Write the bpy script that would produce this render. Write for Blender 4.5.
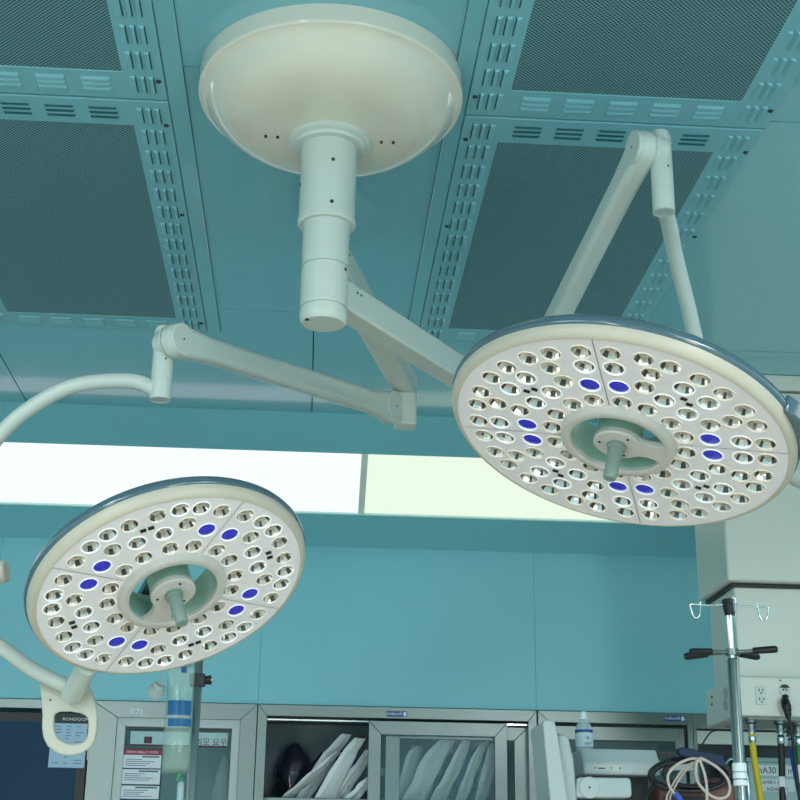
import bpy, bmesh, math, random
from mathutils import Vector, Matrix, noise
random.seed(7)
V = Vector
SC = bpy.context.scene
COL = SC.collection
for o in list(bpy.data.objects):
    bpy.data.objects.remove(o)

# ------------------------------------------------------------------ camera
CR = V((0.99768423, -0.06651152, 0.01422691))     # camera right
CU = V((-0.03538629, -0.32894463, 0.94368599))    # camera up
CW = V((0.05808612, 0.94200406, 0.33053647))      # view direction
CO = V((0, 0, 1.5))
FPX = 1403.268
cam = bpy.data.cameras.new('camera')
camo = bpy.data.objects.new('camera', cam)
COL.objects.link(camo)
camo.matrix_world = Matrix(((CR.x, CU.x, -CW.x, CO.x), (CR.y, CU.y, -CW.y, CO.y), (CR.z, CU.z, -CW.z, CO.z), (0, 0, 0, 1)))
cam.sensor_width = 36
cam.lens = FPX / 800 * 36
cam.clip_start = .05
SC.camera = camo

# ------------------------------------------------------------------ world, view, lights
wd = bpy.data.worlds.new('world'); SC.world = wd
wd.use_nodes = True
wd.node_tree.nodes['Background'].inputs[0].default_value = (.5, .6, .62, 1)
wd.node_tree.nodes['Background'].inputs[1].default_value = .05
SC.view_settings.view_transform = 'Standard'
SC.view_settings.look = 'None'
SC.view_settings.gamma = 1
SC.view_settings.use_curve_mapping = False
SC.view_settings.exposure = -0.13
WIN_BACK = 1.2       # translucent light band over the cabinets
WIN_SIDE = 3.0       # the same bands on the other walls
FILL_W = 44          # each fill light added in the ceiling behind the camera

def area(name, loc, sx, sy, watts, color, target=(0, 0, -1)):
    l = bpy.data.lights.new(name, 'AREA'); l.shape = 'RECTANGLE'
    l.size = sx; l.size_y = sy; l.energy = watts; l.color = color
    o = bpy.data.objects.new(name, l); COL.objects.link(o); o.location = loc
    o.rotation_euler = V(target).to_track_quat('-Z', 'Y').to_euler()
    return o
FILL_XY = [(-1.6, .35), (1.6, .35), (-1.6, -1.5), (1.6, -1.5)]
FILL_PANELS = [(-2.35, YFW) for YFW in (-3.12,)] + [(2.25, -3.12)]     # two glowing panels added behind the camera as fill
for x, y in FILL_PANELS:
    area('window_daylight', (x, y, 1.35), .7, .9, 42, (1, .99, .97), (-x * .35, 5.0, 1.2))  # added fill in front of each panel, also meant to throw ceiling shadows
for x, y in FILL_XY:
    area('fixture_light', (x, y, 2.955), .5, 1.1, FILL_W, (1, 1, 1))  # unseen fill added to lift the room

# ------------------------------------------------------------------ helpers
def lin(h):
    h = h.lstrip('#'); c = [int(h[i:i+2], 16) / 255 for i in (0, 2, 4)]
    return tuple(x / 12.92 if x <= .04045 else ((x + .055) / 1.055) ** 2.4 for x in c) + (1,)

def mat(name, col, rough=.5, metal=0, spec=.5, emit=None, es=0, alpha=1, trans=0, coat=0, ior=1.45, vary=0, vs=8):
    m = bpy.data.materials.new(name); m.use_nodes = True
    nt = m.node_tree; b = nt.nodes['Principled BSDF']
    c = lin(col) if isinstance(col, str) else col
    b.inputs['Base Color'].default_value = c
    b.inputs['Roughness'].default_value = rough
    b.inputs['Metallic'].default_value = metal
    b.inputs['Specular IOR Level'].default_value = spec
    b.inputs['Alpha'].default_value = alpha
    b.inputs['Transmission Weight'].default_value = trans
    b.inputs['Coat Weight'].default_value = coat
    b.inputs['IOR'].default_value = ior
    if emit:
        b.inputs['Emission Color'].default_value = lin(emit) if isinstance(emit, str) else emit
        b.inputs['Emission Strength'].default_value = es
    if vary:
        tc = nt.nodes.new('ShaderNodeTexCoord'); n = nt.nodes.new('ShaderNodeTexNoise')
        n.inputs['Scale'].default_value = vs; n.inputs['Detail'].default_value = 4
        mx = nt.nodes.new('ShaderNodeMix'); mx.data_type = 'RGBA'
        mx.inputs['A'].default_value = tuple(x * (1 - vary) for x in c[:3]) + (1,)
        mx.inputs['B'].default_value = tuple(min(1, x * (1 + vary)) for x in c[:3]) + (1,)
        nt.links.new(tc.outputs['Object'], n.inputs['Vector'])
        nt.links.new(n.outputs['Fac'], mx.inputs['Factor'])
        nt.links.new(mx.outputs['Result'], b.inputs['Base Color'])
    return m

def brushed(name, col, rough=.32, axis=(1, 1, 60)):
    m = mat(name, col, rough, 1)
    nt = m.node_tree; b = nt.nodes['Principled BSDF']
    tc = nt.nodes.new('ShaderNodeTexCoord'); mp = nt.nodes.new('ShaderNodeMapping')
    mp.inputs['Scale'].default_value = axis
    n = nt.nodes.new('ShaderNodeTexNoise'); n.inputs['Scale'].default_value = 12; n.inputs['Detail'].default_value = 6
    r = nt.nodes.new('ShaderNodeMapRange'); r.inputs['To Min'].default_value = rough - .08; r.inputs['To Max'].default_value = rough + .12
    nt.links.new(tc.outputs['Object'], mp.inputs['Vector']); nt.links.new(mp.outputs['Vector'], n.inputs['Vector'])
    nt.links.new(n.outputs['Fac'], r.inputs['Value']); nt.links.new(r.outputs['Result'], b.inputs['Roughness'])
    return m

def perforated(name, plate, hole, pitch):
    m = mat(name, plate, .45, 0)
    nt = m.node_tree; b = nt.nodes['Principled BSDF']; L = nt.links
    tc = nt.nodes.new('ShaderNodeTexCoord')
    def lattice(off):
        mp = nt.nodes.new('ShaderNodeMapping'); mp.inputs['Scale'].default_value = (1 / pitch, 1 / pitch, 0)
        mp.inputs['Location'].default_value = (off, off, 0)
        L.new(tc.outputs['Object'], mp.inputs['Vector'])
        fr = nt.nodes.new('ShaderNodeVectorMath'); fr.operation = 'FRACTION'; L.new(mp.outputs[0], fr.inputs[0])
        sb = nt.nodes.new('ShaderNodeVectorMath'); sb.operation = 'SUBTRACT'; sb.inputs[1].default_value = (.5, .5, 0); L.new(fr.outputs[0], sb.inputs[0])
        ml = nt.nodes.new('ShaderNodeVectorMath'); ml.operation = 'MULTIPLY'; ml.inputs[1].default_value = (1, 1, 0); L.new(sb.outputs[0], ml.inputs[0])
        ln = nt.nodes.new('ShaderNodeVectorMath'); ln.operation = 'LENGTH'; L.new(ml.outputs[0], ln.inputs[0])
        return ln.outputs['Value']
    mn = nt.nodes.new('ShaderNodeMath'); mn.operation = 'MINIMUM'
    L.new(lattice(0), mn.inputs[0]); L.new(lattice(.5), mn.inputs[1])
    cp = nt.nodes.new('ShaderNodeMath'); cp.operation = 'LESS_THAN'; cp.inputs[1].default_value = .30
    L.new(mn.outputs[0], cp.inputs[0])
    mx = nt.nodes.new('ShaderNodeMix'); mx.data_type = 'RGBA'
    mx.inputs['A'].default_value = lin(plate); mx.inputs['B'].default_value = lin(hole)
    L.new(cp.outputs[0], mx.inputs['Factor']); L.new(mx.outputs['Result'], b.inputs['Base Color'])
    return m

def bm_new(): return bmesh.new()

def box(bm, x0, x1, y0, y1, z0, z1, mi=0):
    vs = [bm.verts.new((x, y, z)) for x in (x0, x1) for y in (y0, y1) for z in (z0, z1)]
    for f in ((0, 1, 3, 2), (4, 6, 7, 5), (0, 4, 5, 1), (2, 3, 7, 6), (0, 2, 6, 4), (1, 5, 7, 3)):
        bm.faces.new([vs[i] for i in f]).material_index = mi
    return bm

def obox(bm, c, a, b, d, mi=0):
    c, a, b, d = V(c), V(a), V(b), V(d)
    vs = [bm.verts.new(c + a * i + b * j + d * k) for i in (-1, 1) for j in (-1, 1) for k in (-1, 1)]
    for f in ((0, 1, 3, 2), (4, 6, 7, 5), (0, 4, 5, 1), (2, 3, 7, 6), (0, 2, 6, 4), (1, 5, 7, 3)):
        bm.faces.new([vs[i] for i in f]).material_index = mi
    return bm

def frame_of(ax):
    ax = V(ax).normalized()
    t = V((0, 0, 1)) if abs(ax.z) < .9 else V((1, 0, 0))
    a = ax.cross(t).normalized(); return a, ax.cross(a).normalized(), ax

def lathe(bm, prof, O, ax, n=48, mi=0, fr=None):
    a, b, w = fr or frame_of(ax); O = V(O); rings = []
    for r, h in prof:
        if r < 1e-6: rings.append([bm.verts.new(O + w * h)])
        else: rings.append([bm.verts.new(O + w * h + (a * math.cos(2 * math.pi * i / n) + b * math.sin(2 * math.pi * i / n)) * r) for i in range(n)])
    for p, q in zip(rings, rings[1:]):
        for i in range(n):
            j = (i + 1) % n
            vs = [p[i % len(p)], p[j % len(p)], q[j % len(q)], q[i % len(q)]]
            vs = list(dict.fromkeys(vs))
            if len(vs) > 2:
                try: bm.faces.new(vs).material_index = mi
                except ValueError: pass
    return bm

def cyl(bm, p0, p1, r0, r1=None, n=24, mi=0):
    r1 = r0 if r1 is None else r1; p0, p1 = V(p0), V(p1); h = (p1 - p0).length
    return lathe(bm, [(0, 0), (r0, 0), (r1, h), (0, h)], p0, p1 - p0, n, mi)

def spline(pts, k=8):
    pts = [V(p) for p in pts]; out = []
    for i in range(len(pts) - 1):
        p0 = pts[max(i - 1, 0)]; p1 = pts[i]; p2 = pts[i + 1]; p3 = pts[min(i + 2, len(pts) - 1)]
        for j in range(k):
            t = j / k
            out.append(.5 * (2 * p1 + (p2 - p0) * t + (2 * p0 - 5 * p1 + 4 * p2 - p3) * t * t + (3 * p1 - p0 - 3 * p2 + p3) * t ** 3))
    return out + [pts[-1]]

def tube(bm, pts, r, n=14, mi=0, rb=None, k=8, smooth=True):
    P = spline(pts, k) if smooth else [V(p) for p in pts]
    a = None; rings = []
    for i, p in enumerate(P):
        t = (P[min(i + 1, len(P) - 1)] - P[max(i - 1, 0)]).normalized()
        if a is None: a = frame_of(t)[0]
        a = (a - t * a.dot(t)).normalized(); b = t.cross(a)
        rr = r[min(i * len(r) // len(P), len(r) - 1)] if isinstance(r, (list, tuple)) else r
        rings.append([bm.verts.new(p + a * math.cos(2 * math.pi * j / n) * rr + b * math.sin(2 * math.pi * j / n) * (rb or rr)) for j in range(n)])
    for p, q in zip(rings, rings[1:]):
        for j in range(n): bm.faces.new([p[j], p[(j + 1) % n], q[(j + 1) % n], q[j]]).material_index = mi
    bm.faces.new(rings[0][::-1]).material_index = mi; bm.faces.new(rings[-1]).material_index = mi
    return bm

def prism(bm, pts, vec, mi=0):
    a = [bm.verts.new(V(p)) for p in pts]; b = [bm.verts.new(V(p) + V(vec)) for p in pts]
    bm.faces.new(a).material_index = mi; bm.faces.new(b[::-1]).material_index = mi
    for i in range(len(a)):
        j = (i + 1) % len(a); bm.faces.new([a[i], b[i], b[j], a[j]]).material_index = mi
    return bm

def ring_prism(bm, outer, inner, vec, mi=0):
    """a plate with one hole; outer and inner carry the same number of points"""
    vec = V(vec); n = len(outer); L = []
    for pts in (outer, inner):
        L.append([bm.verts.new(V(p)) for p in pts]); L.append([bm.verts.new(V(p) + vec) for p in pts])
    o0, o1, i0, i1 = L
    for k in range(n):
        j = (k + 1) % n
        for f in ((o0[k], o0[j], i0[j], i0[k]), (o1[j], o1[k], i1[k], i1[j]), (o0[j], o0[k], o1[k], o1[j]), (i0[k], i0[j], i1[j], i1[k])):
            bm.faces.new(f).material_index = mi
    return bm

def obj(name, bm, m, parent=None, origin=None, smooth=True, bevel=0, bseg=2, ang=38, recalc=True):
    """links one mesh object; vertices are in world space, origin moves the object's own origin"""
    if recalc: bmesh.ops.recalc_face_normals(bm, faces=bm.faces)
    org = V(origin) if origin is not None else V((0, 0, 0))
    if parent is not None and origin is None: org = V(parent['org'])
    bm.transform(Matrix.Translation(-org))
    me = bpy.data.meshes.new(name); bm.to_mesh(me); bm.free()
    for x in (m if isinstance(m, (list, tuple)) else [m]): me.materials.append(x)
    o = bpy.data.objects.new(name, me); COL.objects.link(o)
    if smooth:
        me.polygons.foreach_set('use_smooth', [True] * len(me.polygons))
        me.set_sharp_from_angle(angle=math.radians(ang))
    if parent is not None:
        o.parent = parent; o.location = org - V(parent['org'])
    else: o.location = org
    o['org'] = tuple(org)
    if bevel:
        bv = o.modifiers.new('bevel', 'BEVEL'); bv.width = bevel; bv.segments = bseg; bv.limit_method = 'ANGLE'; bv.angle_limit = math.radians(40)
    return o

def tag(o, label, cat, group=None, kind=None):
    if label: o['label'] = label
    if cat: o['category'] = cat
    if group: o['group'] = group
    if kind: o['kind'] = kind
    return o

def thing(name, label, cat, loc=(0, 0, 0), group=None):
    o = bpy.data.objects.new(name, None); COL.objects.link(o)
    o.location = loc; o['org'] = tuple(loc); o.empty_display_size = .05
    return tag(o, label, cat, group)

def struct(name, bm, m, **k):
    o = obj(name, bm, m, **k); o['kind'] = 'structure'; return o

def text(name, body, size, loc, m, parent, right=(1, 0, 0), up=(0, 0, 1), align='CENTER', depth=.0004, sx=1):
    c = bpy.data.curves.new(name, 'FONT'); c.body = body; c.size = size; c.align_x = align; c.align_y = 'CENTER'; c.extrude = depth
    t = bpy.data.objects.new(name + '_c', c); COL.objects.link(t)
    bpy.context.view_layer.update()
    me = bpy.data.meshes.new_from_object(t.evaluated_get(bpy.context.evaluated_depsgraph_get()))
    bpy.data.objects.remove(t); bpy.data.curves.remove(c)
    r, u = V(right).normalized(), V(up).normalized(); n = r.cross(u); r = r * sx; L = V(loc)
    bm = bm_new(); bm.from_mesh(me); bpy.data.meshes.remove(me)
    bm.transform(Matrix(((r.x, u.x, n.x, L.x), (r.y, u.y, n.y, L.y), (r.z, u.z, n.z, L.z), (0, 0, 0, 1))))
    return obj(name, bm, m, parent, smooth=False)

def ray(px, py):
    return (CR * (px - 400) - CU * (py - 400) + CW * FPX) / FPX
def at(px, py, Y):
    d = ray(px, py); return CO + d * (Y / d.y)

# ------------------------------------------------------------------ materials
M = dict(
    ceil=mat('ceiling_teal', '#7ABBCA', .2, spec=.6, coat=.5),
    seam=mat('seam_dark', '#3B6B70', .6),
    vent=mat('vent_frame_teal', '#7DBCCA', .4),
    slit=mat('vent_slit', '#2E6872', .7),
    perf=perforated('vent_perforated', '#7FB4BE', '#18404A', .0088),
    wall=mat('wall_teal', '#80C5D2', .42, vary=.02, vs=2),
    bulk=mat('bulkhead_teal', '#7BC2D0', .45, vary=.02, vs=2),
    floor=mat('floor_beige', '#D9C4B0', .35, vary=.06, vs=5),
    white=mat('white_enamel', '#C7D2CC', .28),
    plastic=mat('white_plastic', '#BAC7C8', .35),
    handlep=mat('handle_plastic', '#C3C2B4', .35),
    pole=mat('pole_steel', '#8A9A9A', .3, 1),
    dome=mat('cover_gloss', '#DEDACD', .10, coat=.6),
    face=mat('lamp_face_white', '#EDEAEE', .38),
    rim=mat('lamp_rim_cream', '#C6C0B0', .35),
    shell=mat('lamp_shell_bluegrey', '#4C6672', .14, coat=.7),
    hub=mat('lamp_hub_grey', '#C9C7C1', .4),
    hubin=mat('lamp_hub_inner', '#9CBFAF', .4),
    grip=mat('handle_grey', '#82968F', .35),
    ledr=mat('led_ring_white', '#FFFFFF', .25, emit='#F4F8FF', es=.2),  # LEDs are off; faint emission paints the bright look of the ring
    ledw=mat('led_ring_warm', '#F8EFE2', .25, emit='#FFF0DC', es=.05),  # same painted glow, weaker, on the cream rings
    ledm=mat('led_reflector', '#E6E3DE', .16, .6),
    ledc=mat('led_lens', '#93A5A1', .06, coat=1),
    ledd=mat('led_reflector_dark', '#5A5854', .2, .5),  # dark facets paint the dark streaks reflected in the cups
    blue=mat('led_blue_lens', '#2A2AB8', .18, coat=.6, emit='#3A35FF', es=.14, vary=.45, vs=160),
    black=mat('black_plastic', '#15181A', .4),
    dark=mat('dark_grey', '#3B4245', .5),
    screw=mat('dark_screw', '#34484B', .4, .6),
    steel=brushed('stainless', '#808B89', .36),
    steeld=brushed('stainless_edge', '#8D9695', .34),
    chrome=mat('chrome', '#D8DEDE', .12, 1),
    pend=mat('pendant_grey', '#D3D8D0', .4),
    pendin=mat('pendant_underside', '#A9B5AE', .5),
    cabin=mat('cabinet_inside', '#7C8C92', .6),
    glass=mat('cabinet_glass', '#9FD0D6', .04, alpha=.08, spec=.7),
    screen=mat('dark_screen', '#0F3A56', .3, spec=.12),
    paper=mat('paper_pale', '#DCE6EC', .6),
    paperb=mat('paper_bluish', '#A9C6DC', .6),
    ink=mat('ink_grey', '#5E7690', .7),
    navy=mat('navy_print', '#243A63', .6),
    red=mat('red_print', '#A8324A', .6),
    dred=mat('dark_red_print', '#5E1E28', .6),
    txt=mat('text_white', '#DDE4E6', .6),
    badge=mat('badge_blue', '#1F4C96', .4),
    pouchw=mat('pouch_paper', '#E4F0F2', .55, vary=.05, vs=30),
    pouchb=mat('pouch_blue', '#2C4FA0', .25, coat=.5, vary=.25, vs=25),
    pouchd=mat('dark_bag', '#23283A', .3, coat=.5, vary=.3, vs=20),
    bagc=mat('clear_bag', '#BFD9CC', .12, alpha=.34, spec=.9),
    bagl=mat('bag_label_blue', '#1E68A4', .3, alpha=.95),
    green=mat('green_clip', '#1E8A5C', .35),
    bottle=mat('bottle_clear', '#CFE6EC', .1, alpha=.55, spec=.8),
    cap=mat('bottle_cap', '#E6F0F2', .4),
    hosey=mat('hose_yellow', '#C9B52C', .45),
    hosek=mat('hose_black', '#1B1E24', .4),
    hoseb=mat('hose_blue', '#2457B8', .45),
    hoseg=mat('hose_green', '#1F7A4A', .45),
    wirew=mat('cable_white', '#C4B9AF', .4),
    maroon=mat('maroon_vinyl', '#6E463F', .45, vary=.25, vs=14),
    cuff=mat('navy_cuff', '#182B48', .6, vary=.15, vs=40),
    bin=mat('bin_pale', '#A9C3C6', .45),
    binlid=mat('bin_lid', '#8FB0B4', .45),
)

def emission(name, col, strength):
    m = bpy.data.materials.new(name); m.use_nodes = True; nt = m.node_tree; nt.nodes.clear()
    e = nt.nodes.new('ShaderNodeEmission'); o = nt.nodes.new('ShaderNodeOutputMaterial')
    e.inputs[0].default_value = lin(col); e.inputs[1].default_value = strength
    nt.links.new(e.outputs[0], o.inputs[0])
    return m
M['win_a'] = emission('backlit_panel_cool', '#EFF8FA', WIN_BACK)
M['win_b'] = emission('backlit_panel_green', '#E9F8E4', WIN_BACK * .95)
M['win_s'] = emission('backlit_panel_side', '#F6F6F2', WIN_SIDE)
M['fixt'] = emission('fixture_diffuser', '#FFFBF4', 3.0)

# ------------------------------------------------------------------ room shell
XL, XR, YF, YB = -3.2, 3.0, -3.2, 4.99
bm = bm_new(); box(bm, XL - .2, XR + .2, YF - .2, 5.8, -.1, 0); struct('floor', bm, M['floor'], smooth=False)
TC = math.tan(math.radians(30)); YC = 4.43; ZC = 3.0; ZW = ZC - TC * (YB - YC)
# ceiling boards with open seams over a dark backing
bm = bm_new(); box(bm, XL - .6, XR + .6, YF - .6, YC, 3.012, 3.1); struct('ceiling', bm, M['seam'], smooth=False)
g = .0018
bm = bm_new()
def board(x0, x1, y0, y1, z=3.0): box(bm, x0 + g, x1 - g, y0 + g, y1 - g, z, 3.012)
for y0, y1 in ((YF - .6, -.1), (-.1, 1.17), (1.17, 2.372), (2.372, 3.575)):
    board(-.285, .243, y0, y1)
for y0, y1 in ((YF - .6, .05), (.05, 1.255)):
    for x0, x1 in ((-1.6, -.285), (.243, 1.55)): board(x0, x1, y0, y1)
for y0, y1 in ((1.255, 2.47), (2.47, 3.735)):
    board(-1.6, -.945, y0, y1); board(.9, 1.55, y0, y1)
for y0, y1 in ((YF - .6, -.9), (-.9, .3), (.3, 1.5), (1.5, 2.47), (2.47, 3.735)):
    board(XL - .6, -1.6, y0, y1); board(1.55, XR + .6, y0, y1)
xs = [XL - .6, -2.85, -1.9, -.955, -.02, .93, 1.85, 2.8, XR + .6]
for x0, x1 in zip(xs, xs[1:]): board(x0, x1, 3.735, YC)
board(-.285, -.02, 3.575, 3.7386); board(-.02, .243, 3.575, 3.7386)
struct('ceiling', bm, M['ceil'], smooth=False)
for x0, x1 in ((-.3215, -.2840), (.242, .2765)):
    bm = bm_new(); box(bm, x0, x1, -.4, 3.737, 2.994, 3.011)
    struct('trim_1' if x0 < 0 else 'trim_2', bm, M['ceil'], bevel=.002)

def sl(Y, off=0):      # point on the sloped bulkhead over the back wall
    return (Y + off * math.sin(math.radians(30)) * 1, ZC - TC * (Y - YC) + off * math.cos(math.radians(30)))
def slope_strip(y0, y1, x0, x1, name, m, off=0, th=.03, kind='structure'):
    a = sl(y0, off); b = sl(y1, off); c = sl(y1, off + th); d = sl(y0, off + th)
    bm = bm_new(); prism(bm, [(x0, *a), (x0, *b), (x0, *c), (x0, *d)], (x1 - x0, 0, 0))
    o = obj(name, bm, m, smooth=False); o['kind'] = kind; return o
YW0, YW1 = 4.587, 4.845
slope_strip(YC, YW0, XL, XR, 'wall_back', M['bulk'])
slope_strip(YW1, YB, XL, XR, 'wall_back', M['bulk'])
slope_strip(YW0, YW1, XL, .157, 'window_1', M['win_a'], .006, .02)
slope_strip(YW0, YW1, .175, XR, 'window_2', M['win_b'], .006, .02)
slope_strip(YW0, YW1, .155, .177, 'trim_3', mat('window_divider', '#DCE8E4', .5), .002, .02)
slope_strip(YW1 - .006, YW1 - .001, XL, XR, 'trim_4', mat('window_ledge', '#C9F0EC', .35), -.002, .008)
# flat upper wall above the built-in cabinets, panels with fine seams
bm = bm_new(); box(bm, XL, XR, YB + .002, 5.75, 2.112, ZW + .05); struct('wall_back', bm, mat('wall_seam', '#6AB0BE', .5), smooth=False)
bm = bm_new(); xs = [XL, -2.05, -1.11, -.172, .806, 1.78, XR]
for x0, x1 in zip(xs, xs[1:]): box(bm, x0 + .001, x1 - .001, YB, YB + .01, 2.118, ZW + .004)
struct('wall_back', bm, M['wall'], smooth=False)
bm = bm_new(); box(bm, XL, XR, YB - .006, YB + .02, 2.110, 2.118); struct('trim_5', bm, M['wall'], smooth=False, bevel=.002)
bm = bm_new(); box(bm, XL - .2, XR + .2, 5.6, 5.8, 0, 2.2); struct('wall_back', bm, M['wall'], smooth=False)
# side and front walls with the same sloped light bands
for nm, ax, c0 in (('left', 'x', XL), ('right', 'x', XR), ('front', 'y', YF)):
    s = -1 if c0 < 0 else 1
    bm = bm_new()
    if ax == 'x': box(bm, c0, c0 + s * .2, YF - .2, 5.8, 0, ZW + .02)
    else: box(bm, XL - .2, XR + .2, c0, c0 + s * .2, 0, ZW + .02)
    struct('wall_' + nm, bm, M['wall'], smooth=False)
    def strip(t0, t1, nm2, m, off):
        pts = []
        for t, o in ((t0, off), (t1, off), (t1, off + .02), (t0, off + .02)):
            d = .56 * (1 - t); z = ZC - TC * .56 * t + o
            pts.append((c0 - s * d, YF, z) if ax == 'x' else (XL, c0 - s * d, z))
        b = bm_new(); prism(b, pts, (0, YB - YF, 0) if ax == 'x' else (XR - XL, 0, 0)); struct(nm2, b, m, smooth=False)
    strip(0, .27, 'wall_' + nm, M['bulk'], 0); strip(.75, 1, 'wall_' + nm, M['bulk'], 0)
    strip(.27, .75, 'window_%d' % {'left': 3, 'right': 4, 'front': 5}[nm], M['win_s'], .006)

# added glowing fill panels, framed like windows, unseen behind the camera
for i, (x, y) in enumerate(FILL_PANELS):
    bm = bm_new(); box(bm, x - .36, x + .36, YF + .002, YF + .012, .88, 1.82); struct('window_%d' % (6 + i), bm, M['win_s'], smooth=False)
    bm = bm_new(); ring_prism(bm, [(x - .42, YF + .001, .82), (x + .42, YF + .001, .82), (x + .42, YF + .001, 1.88), (x - .42, YF + .001, 1.88)], [(x - .36, YF + .001, .88), (x + .36, YF + .001, .88), (x + .36, YF + .001, 1.82), (x - .36, YF + .001, 1.82)], (0, .03, 0))
    struct('trim_%d' % (6 + i), bm, M['white'], bevel=.003)

# added fill lights in the ceiling, unseen behind the camera
for i, (x, y) in enumerate(FILL_XY):
    t = thing('ceiling_light', 'recessed rectangular ceiling light behind the camera', 'ceiling light', (x, y, 2.97), 'ceiling lights behind the camera')
    bm = bm_new()
    ring_prism(bm, [(x - .33, y - .63, 2.97), (x + .33, y - .63, 2.97), (x + .33, y + .63, 2.97), (x - .33, y + .63, 2.97)],
               [(x - .28, y - .58, 2.97), (x + .28, y - .58, 2.97), (x + .28, y + .58, 2.97), (x - .28, y + .58, 2.97)], (0, 0, .03))
    obj('frame', bm, M['white'], t, smooth=False)
    bm = bm_new(); box(bm, x - .28, x + .28, y - .58, y + .58, 2.985, 2.998); obj('diffuser', bm, M['fixt'], t, smooth=False)

# ------------------------------------------------------------------ perforated air panels in the ceiling
def louver_mesh():
    bm = bm_new()
    for k in (-1, 0, 1):
        x = k * .0176; Lh = .029
        for s, (y0, y1) in enumerate(((-Lh, Lh),)):
            o = [bm.verts.new((x + .004, y0 + .002, -.0045)), bm.verts.new((x + .004, y1 - .002, -.0045)), bm.verts.new((x + .004, y1, 0)), bm.verts.new((x + .004, y0, 0))]
            i = [bm.verts.new((x - .0075, y1, 0)), bm.verts.new((x - .0075, y0, 0))]
            m = [bm.verts.new((x - .002, y0 + .003, -.0042)), bm.verts.new((x - .002, y1 - .003, -.0042))]
            bm.faces.new(o).material_index = 1
            for f in ((o[0], m[0], m[1], o[1]), (m[0], i[1], i[0], m[1]), (o[3], i[1], m[0], o[0]), (o[2], o[1], m[1], i[0])):
                bm.faces.new(f)
        box(bm, x + .0035, x + .0060, -Lh, Lh, -.0006, .001, 1)
    me = bpy.data.meshes.new('louver'); bm.to_mesh(me); bm.free()
    me.materials.append(M['vent']); me.materials.append(M['slit']); return me
LOUV = louver_mesh()
bm = bm_new(); lathe(bm, [(0, -.003), (.004, -.003), (.0055, -.001), (.0055, .002)], (0, 0, 0), (0, 0, 1), 14)
SCREW = bpy.data.meshes.new('screw'); bm.to_mesh(SCREW); bm.free(); SCREW.materials.append(M['screw'])

def inst(name, me, parent, world):
    o = bpy.data.objects.new(name, me); COL.objects.link(o); o.parent = parent
    o.matrix_basis = Matrix.Translation(-V(parent['org'])) @ world
    o['org'] = tuple(world.to_translation()); return o

def air_panel(x0, x1, y0, y1, label):
    zb = 2.992; c = ((x0 + x1) / 2, (y0 + y1) / 2, zb)
    t = thing('ceiling_air_panel', label, 'ceiling air panel', c, 'perforated air panels in the ceiling')
    x0 += .0015; x1 -= .0015; y0 += .002; y1 -= .002
    sx, sy = .08, .098
    ix0, ix1, iy0, iy1 = x0 + sx, x1 - sx, y0 + sy, y1 - sy
    bm = bm_new()
    ring_prism(bm, [(x0, y0, zb), (x1, y0, zb), (x1, y1, zb), (x0, y1, zb)], [(ix0, iy0, zb), (ix1, iy0, zb), (ix1, iy1, zb), (ix0, iy1, zb)], (0, 0, .02))
    obj('frame', bm, M['vent'], t, bevel=.002)
    bm = bm_new(); box(bm, ix0, ix1, iy0, iy1, zb + .0015, zb + .01); obj('perforated_plate', bm, M['perf'], t, smooth=False)
    n = 14
    for i in range(n):
        y = y0 + .055 + (y1 - y0 - .11) * i / (n - 1)
        inst('louver', LOUV, t, Matrix.Translation((x0 + .043, y, zb)) @ Matrix.Rotation(math.pi, 4, 'Z'))
        inst('louver', LOUV, t, Matrix.Translation((x1 - .043, y, zb)))
    for i in range(5):
        x = x0 + sx + .055 + (x1 - x0 - 2 * sx - .11) * i / 4
        inst('louver', LOUV, t, Matrix.Translation((x, y0 + .052, zb)) @ Matrix.Rotation(-math.pi / 2, 4, 'Z'))
        inst('louver', LOUV, t, Matrix.Translation((x, y1 - .052, zb)) @ Matrix.Rotation(math.pi / 2, 4, 'Z'))
    for y in (y0 + .09, (y0 + y1) / 2 - .12, y1 - .07):
        for x in (x0 + .012, x1 - .012): inst('screw', SCREW, t, Matrix.Translation((x, y, zb)))
air_panel(-.945, -.321, 2.493, 3.735, 'perforated teal ceiling air panel at left of the round cover, the far one')
air_panel(.276, .9, 2.493, 3.735, 'perforated teal ceiling air panel crossed by the raised arm of the larger lamp')
air_panel(-.945, -.321, 1.253, 2.489, 'perforated teal ceiling air panel cut by the top left corner of the photo')
air_panel(.276, .9, 1.253, 2.489, 'perforated teal ceiling air panel at the top right, in front of the raised arm')

# ------------------------------------------------------------------ ceiling mount with column
CX, CY = .004, 2.43
CVY = 2.400
t = thing('ceiling_mount', 'round glossy white ceiling cover with a stepped column hanging from it', 'ceiling mount', (CX, CY, 3.0))
R0 = .248
prof = [(.2568, .0115), (.2572, -.040), (.2572, -.044), (.2555, -.0472), (.2525, -.0488), (R0, -.049)]
for i in range(1, 25):
    r = R0 * (1 - i / 24); r = max(r, .03)
    prof.append((r, -.049 - .070 * (1 - (r / R0) ** 6)))
bm = bm_new(); lathe(bm, prof, (CX, CVY, 3.0), (0, 0, 1), 96)
bmesh.ops.rotate(bm, verts=[v for v in bm.verts if v.co.z < 2.99], cent=(CX, CVY, 2.951), matrix=Matrix.Rotation(math.radians(-2.4), 3, 'X')); obj('ceiling_cover', bm, M['dome'], t, ang=60)
zf = 2.8835
bm = bm_new(); lathe(bm, [(.081, .008), (.081, -.008), (.078, -.0105), (.069, -.0115), (.067, -.018), (.03, -.018)], (CX, CY, zf), (0, 0, 1), 64)
obj('flange', bm, M['white'], t)
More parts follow.
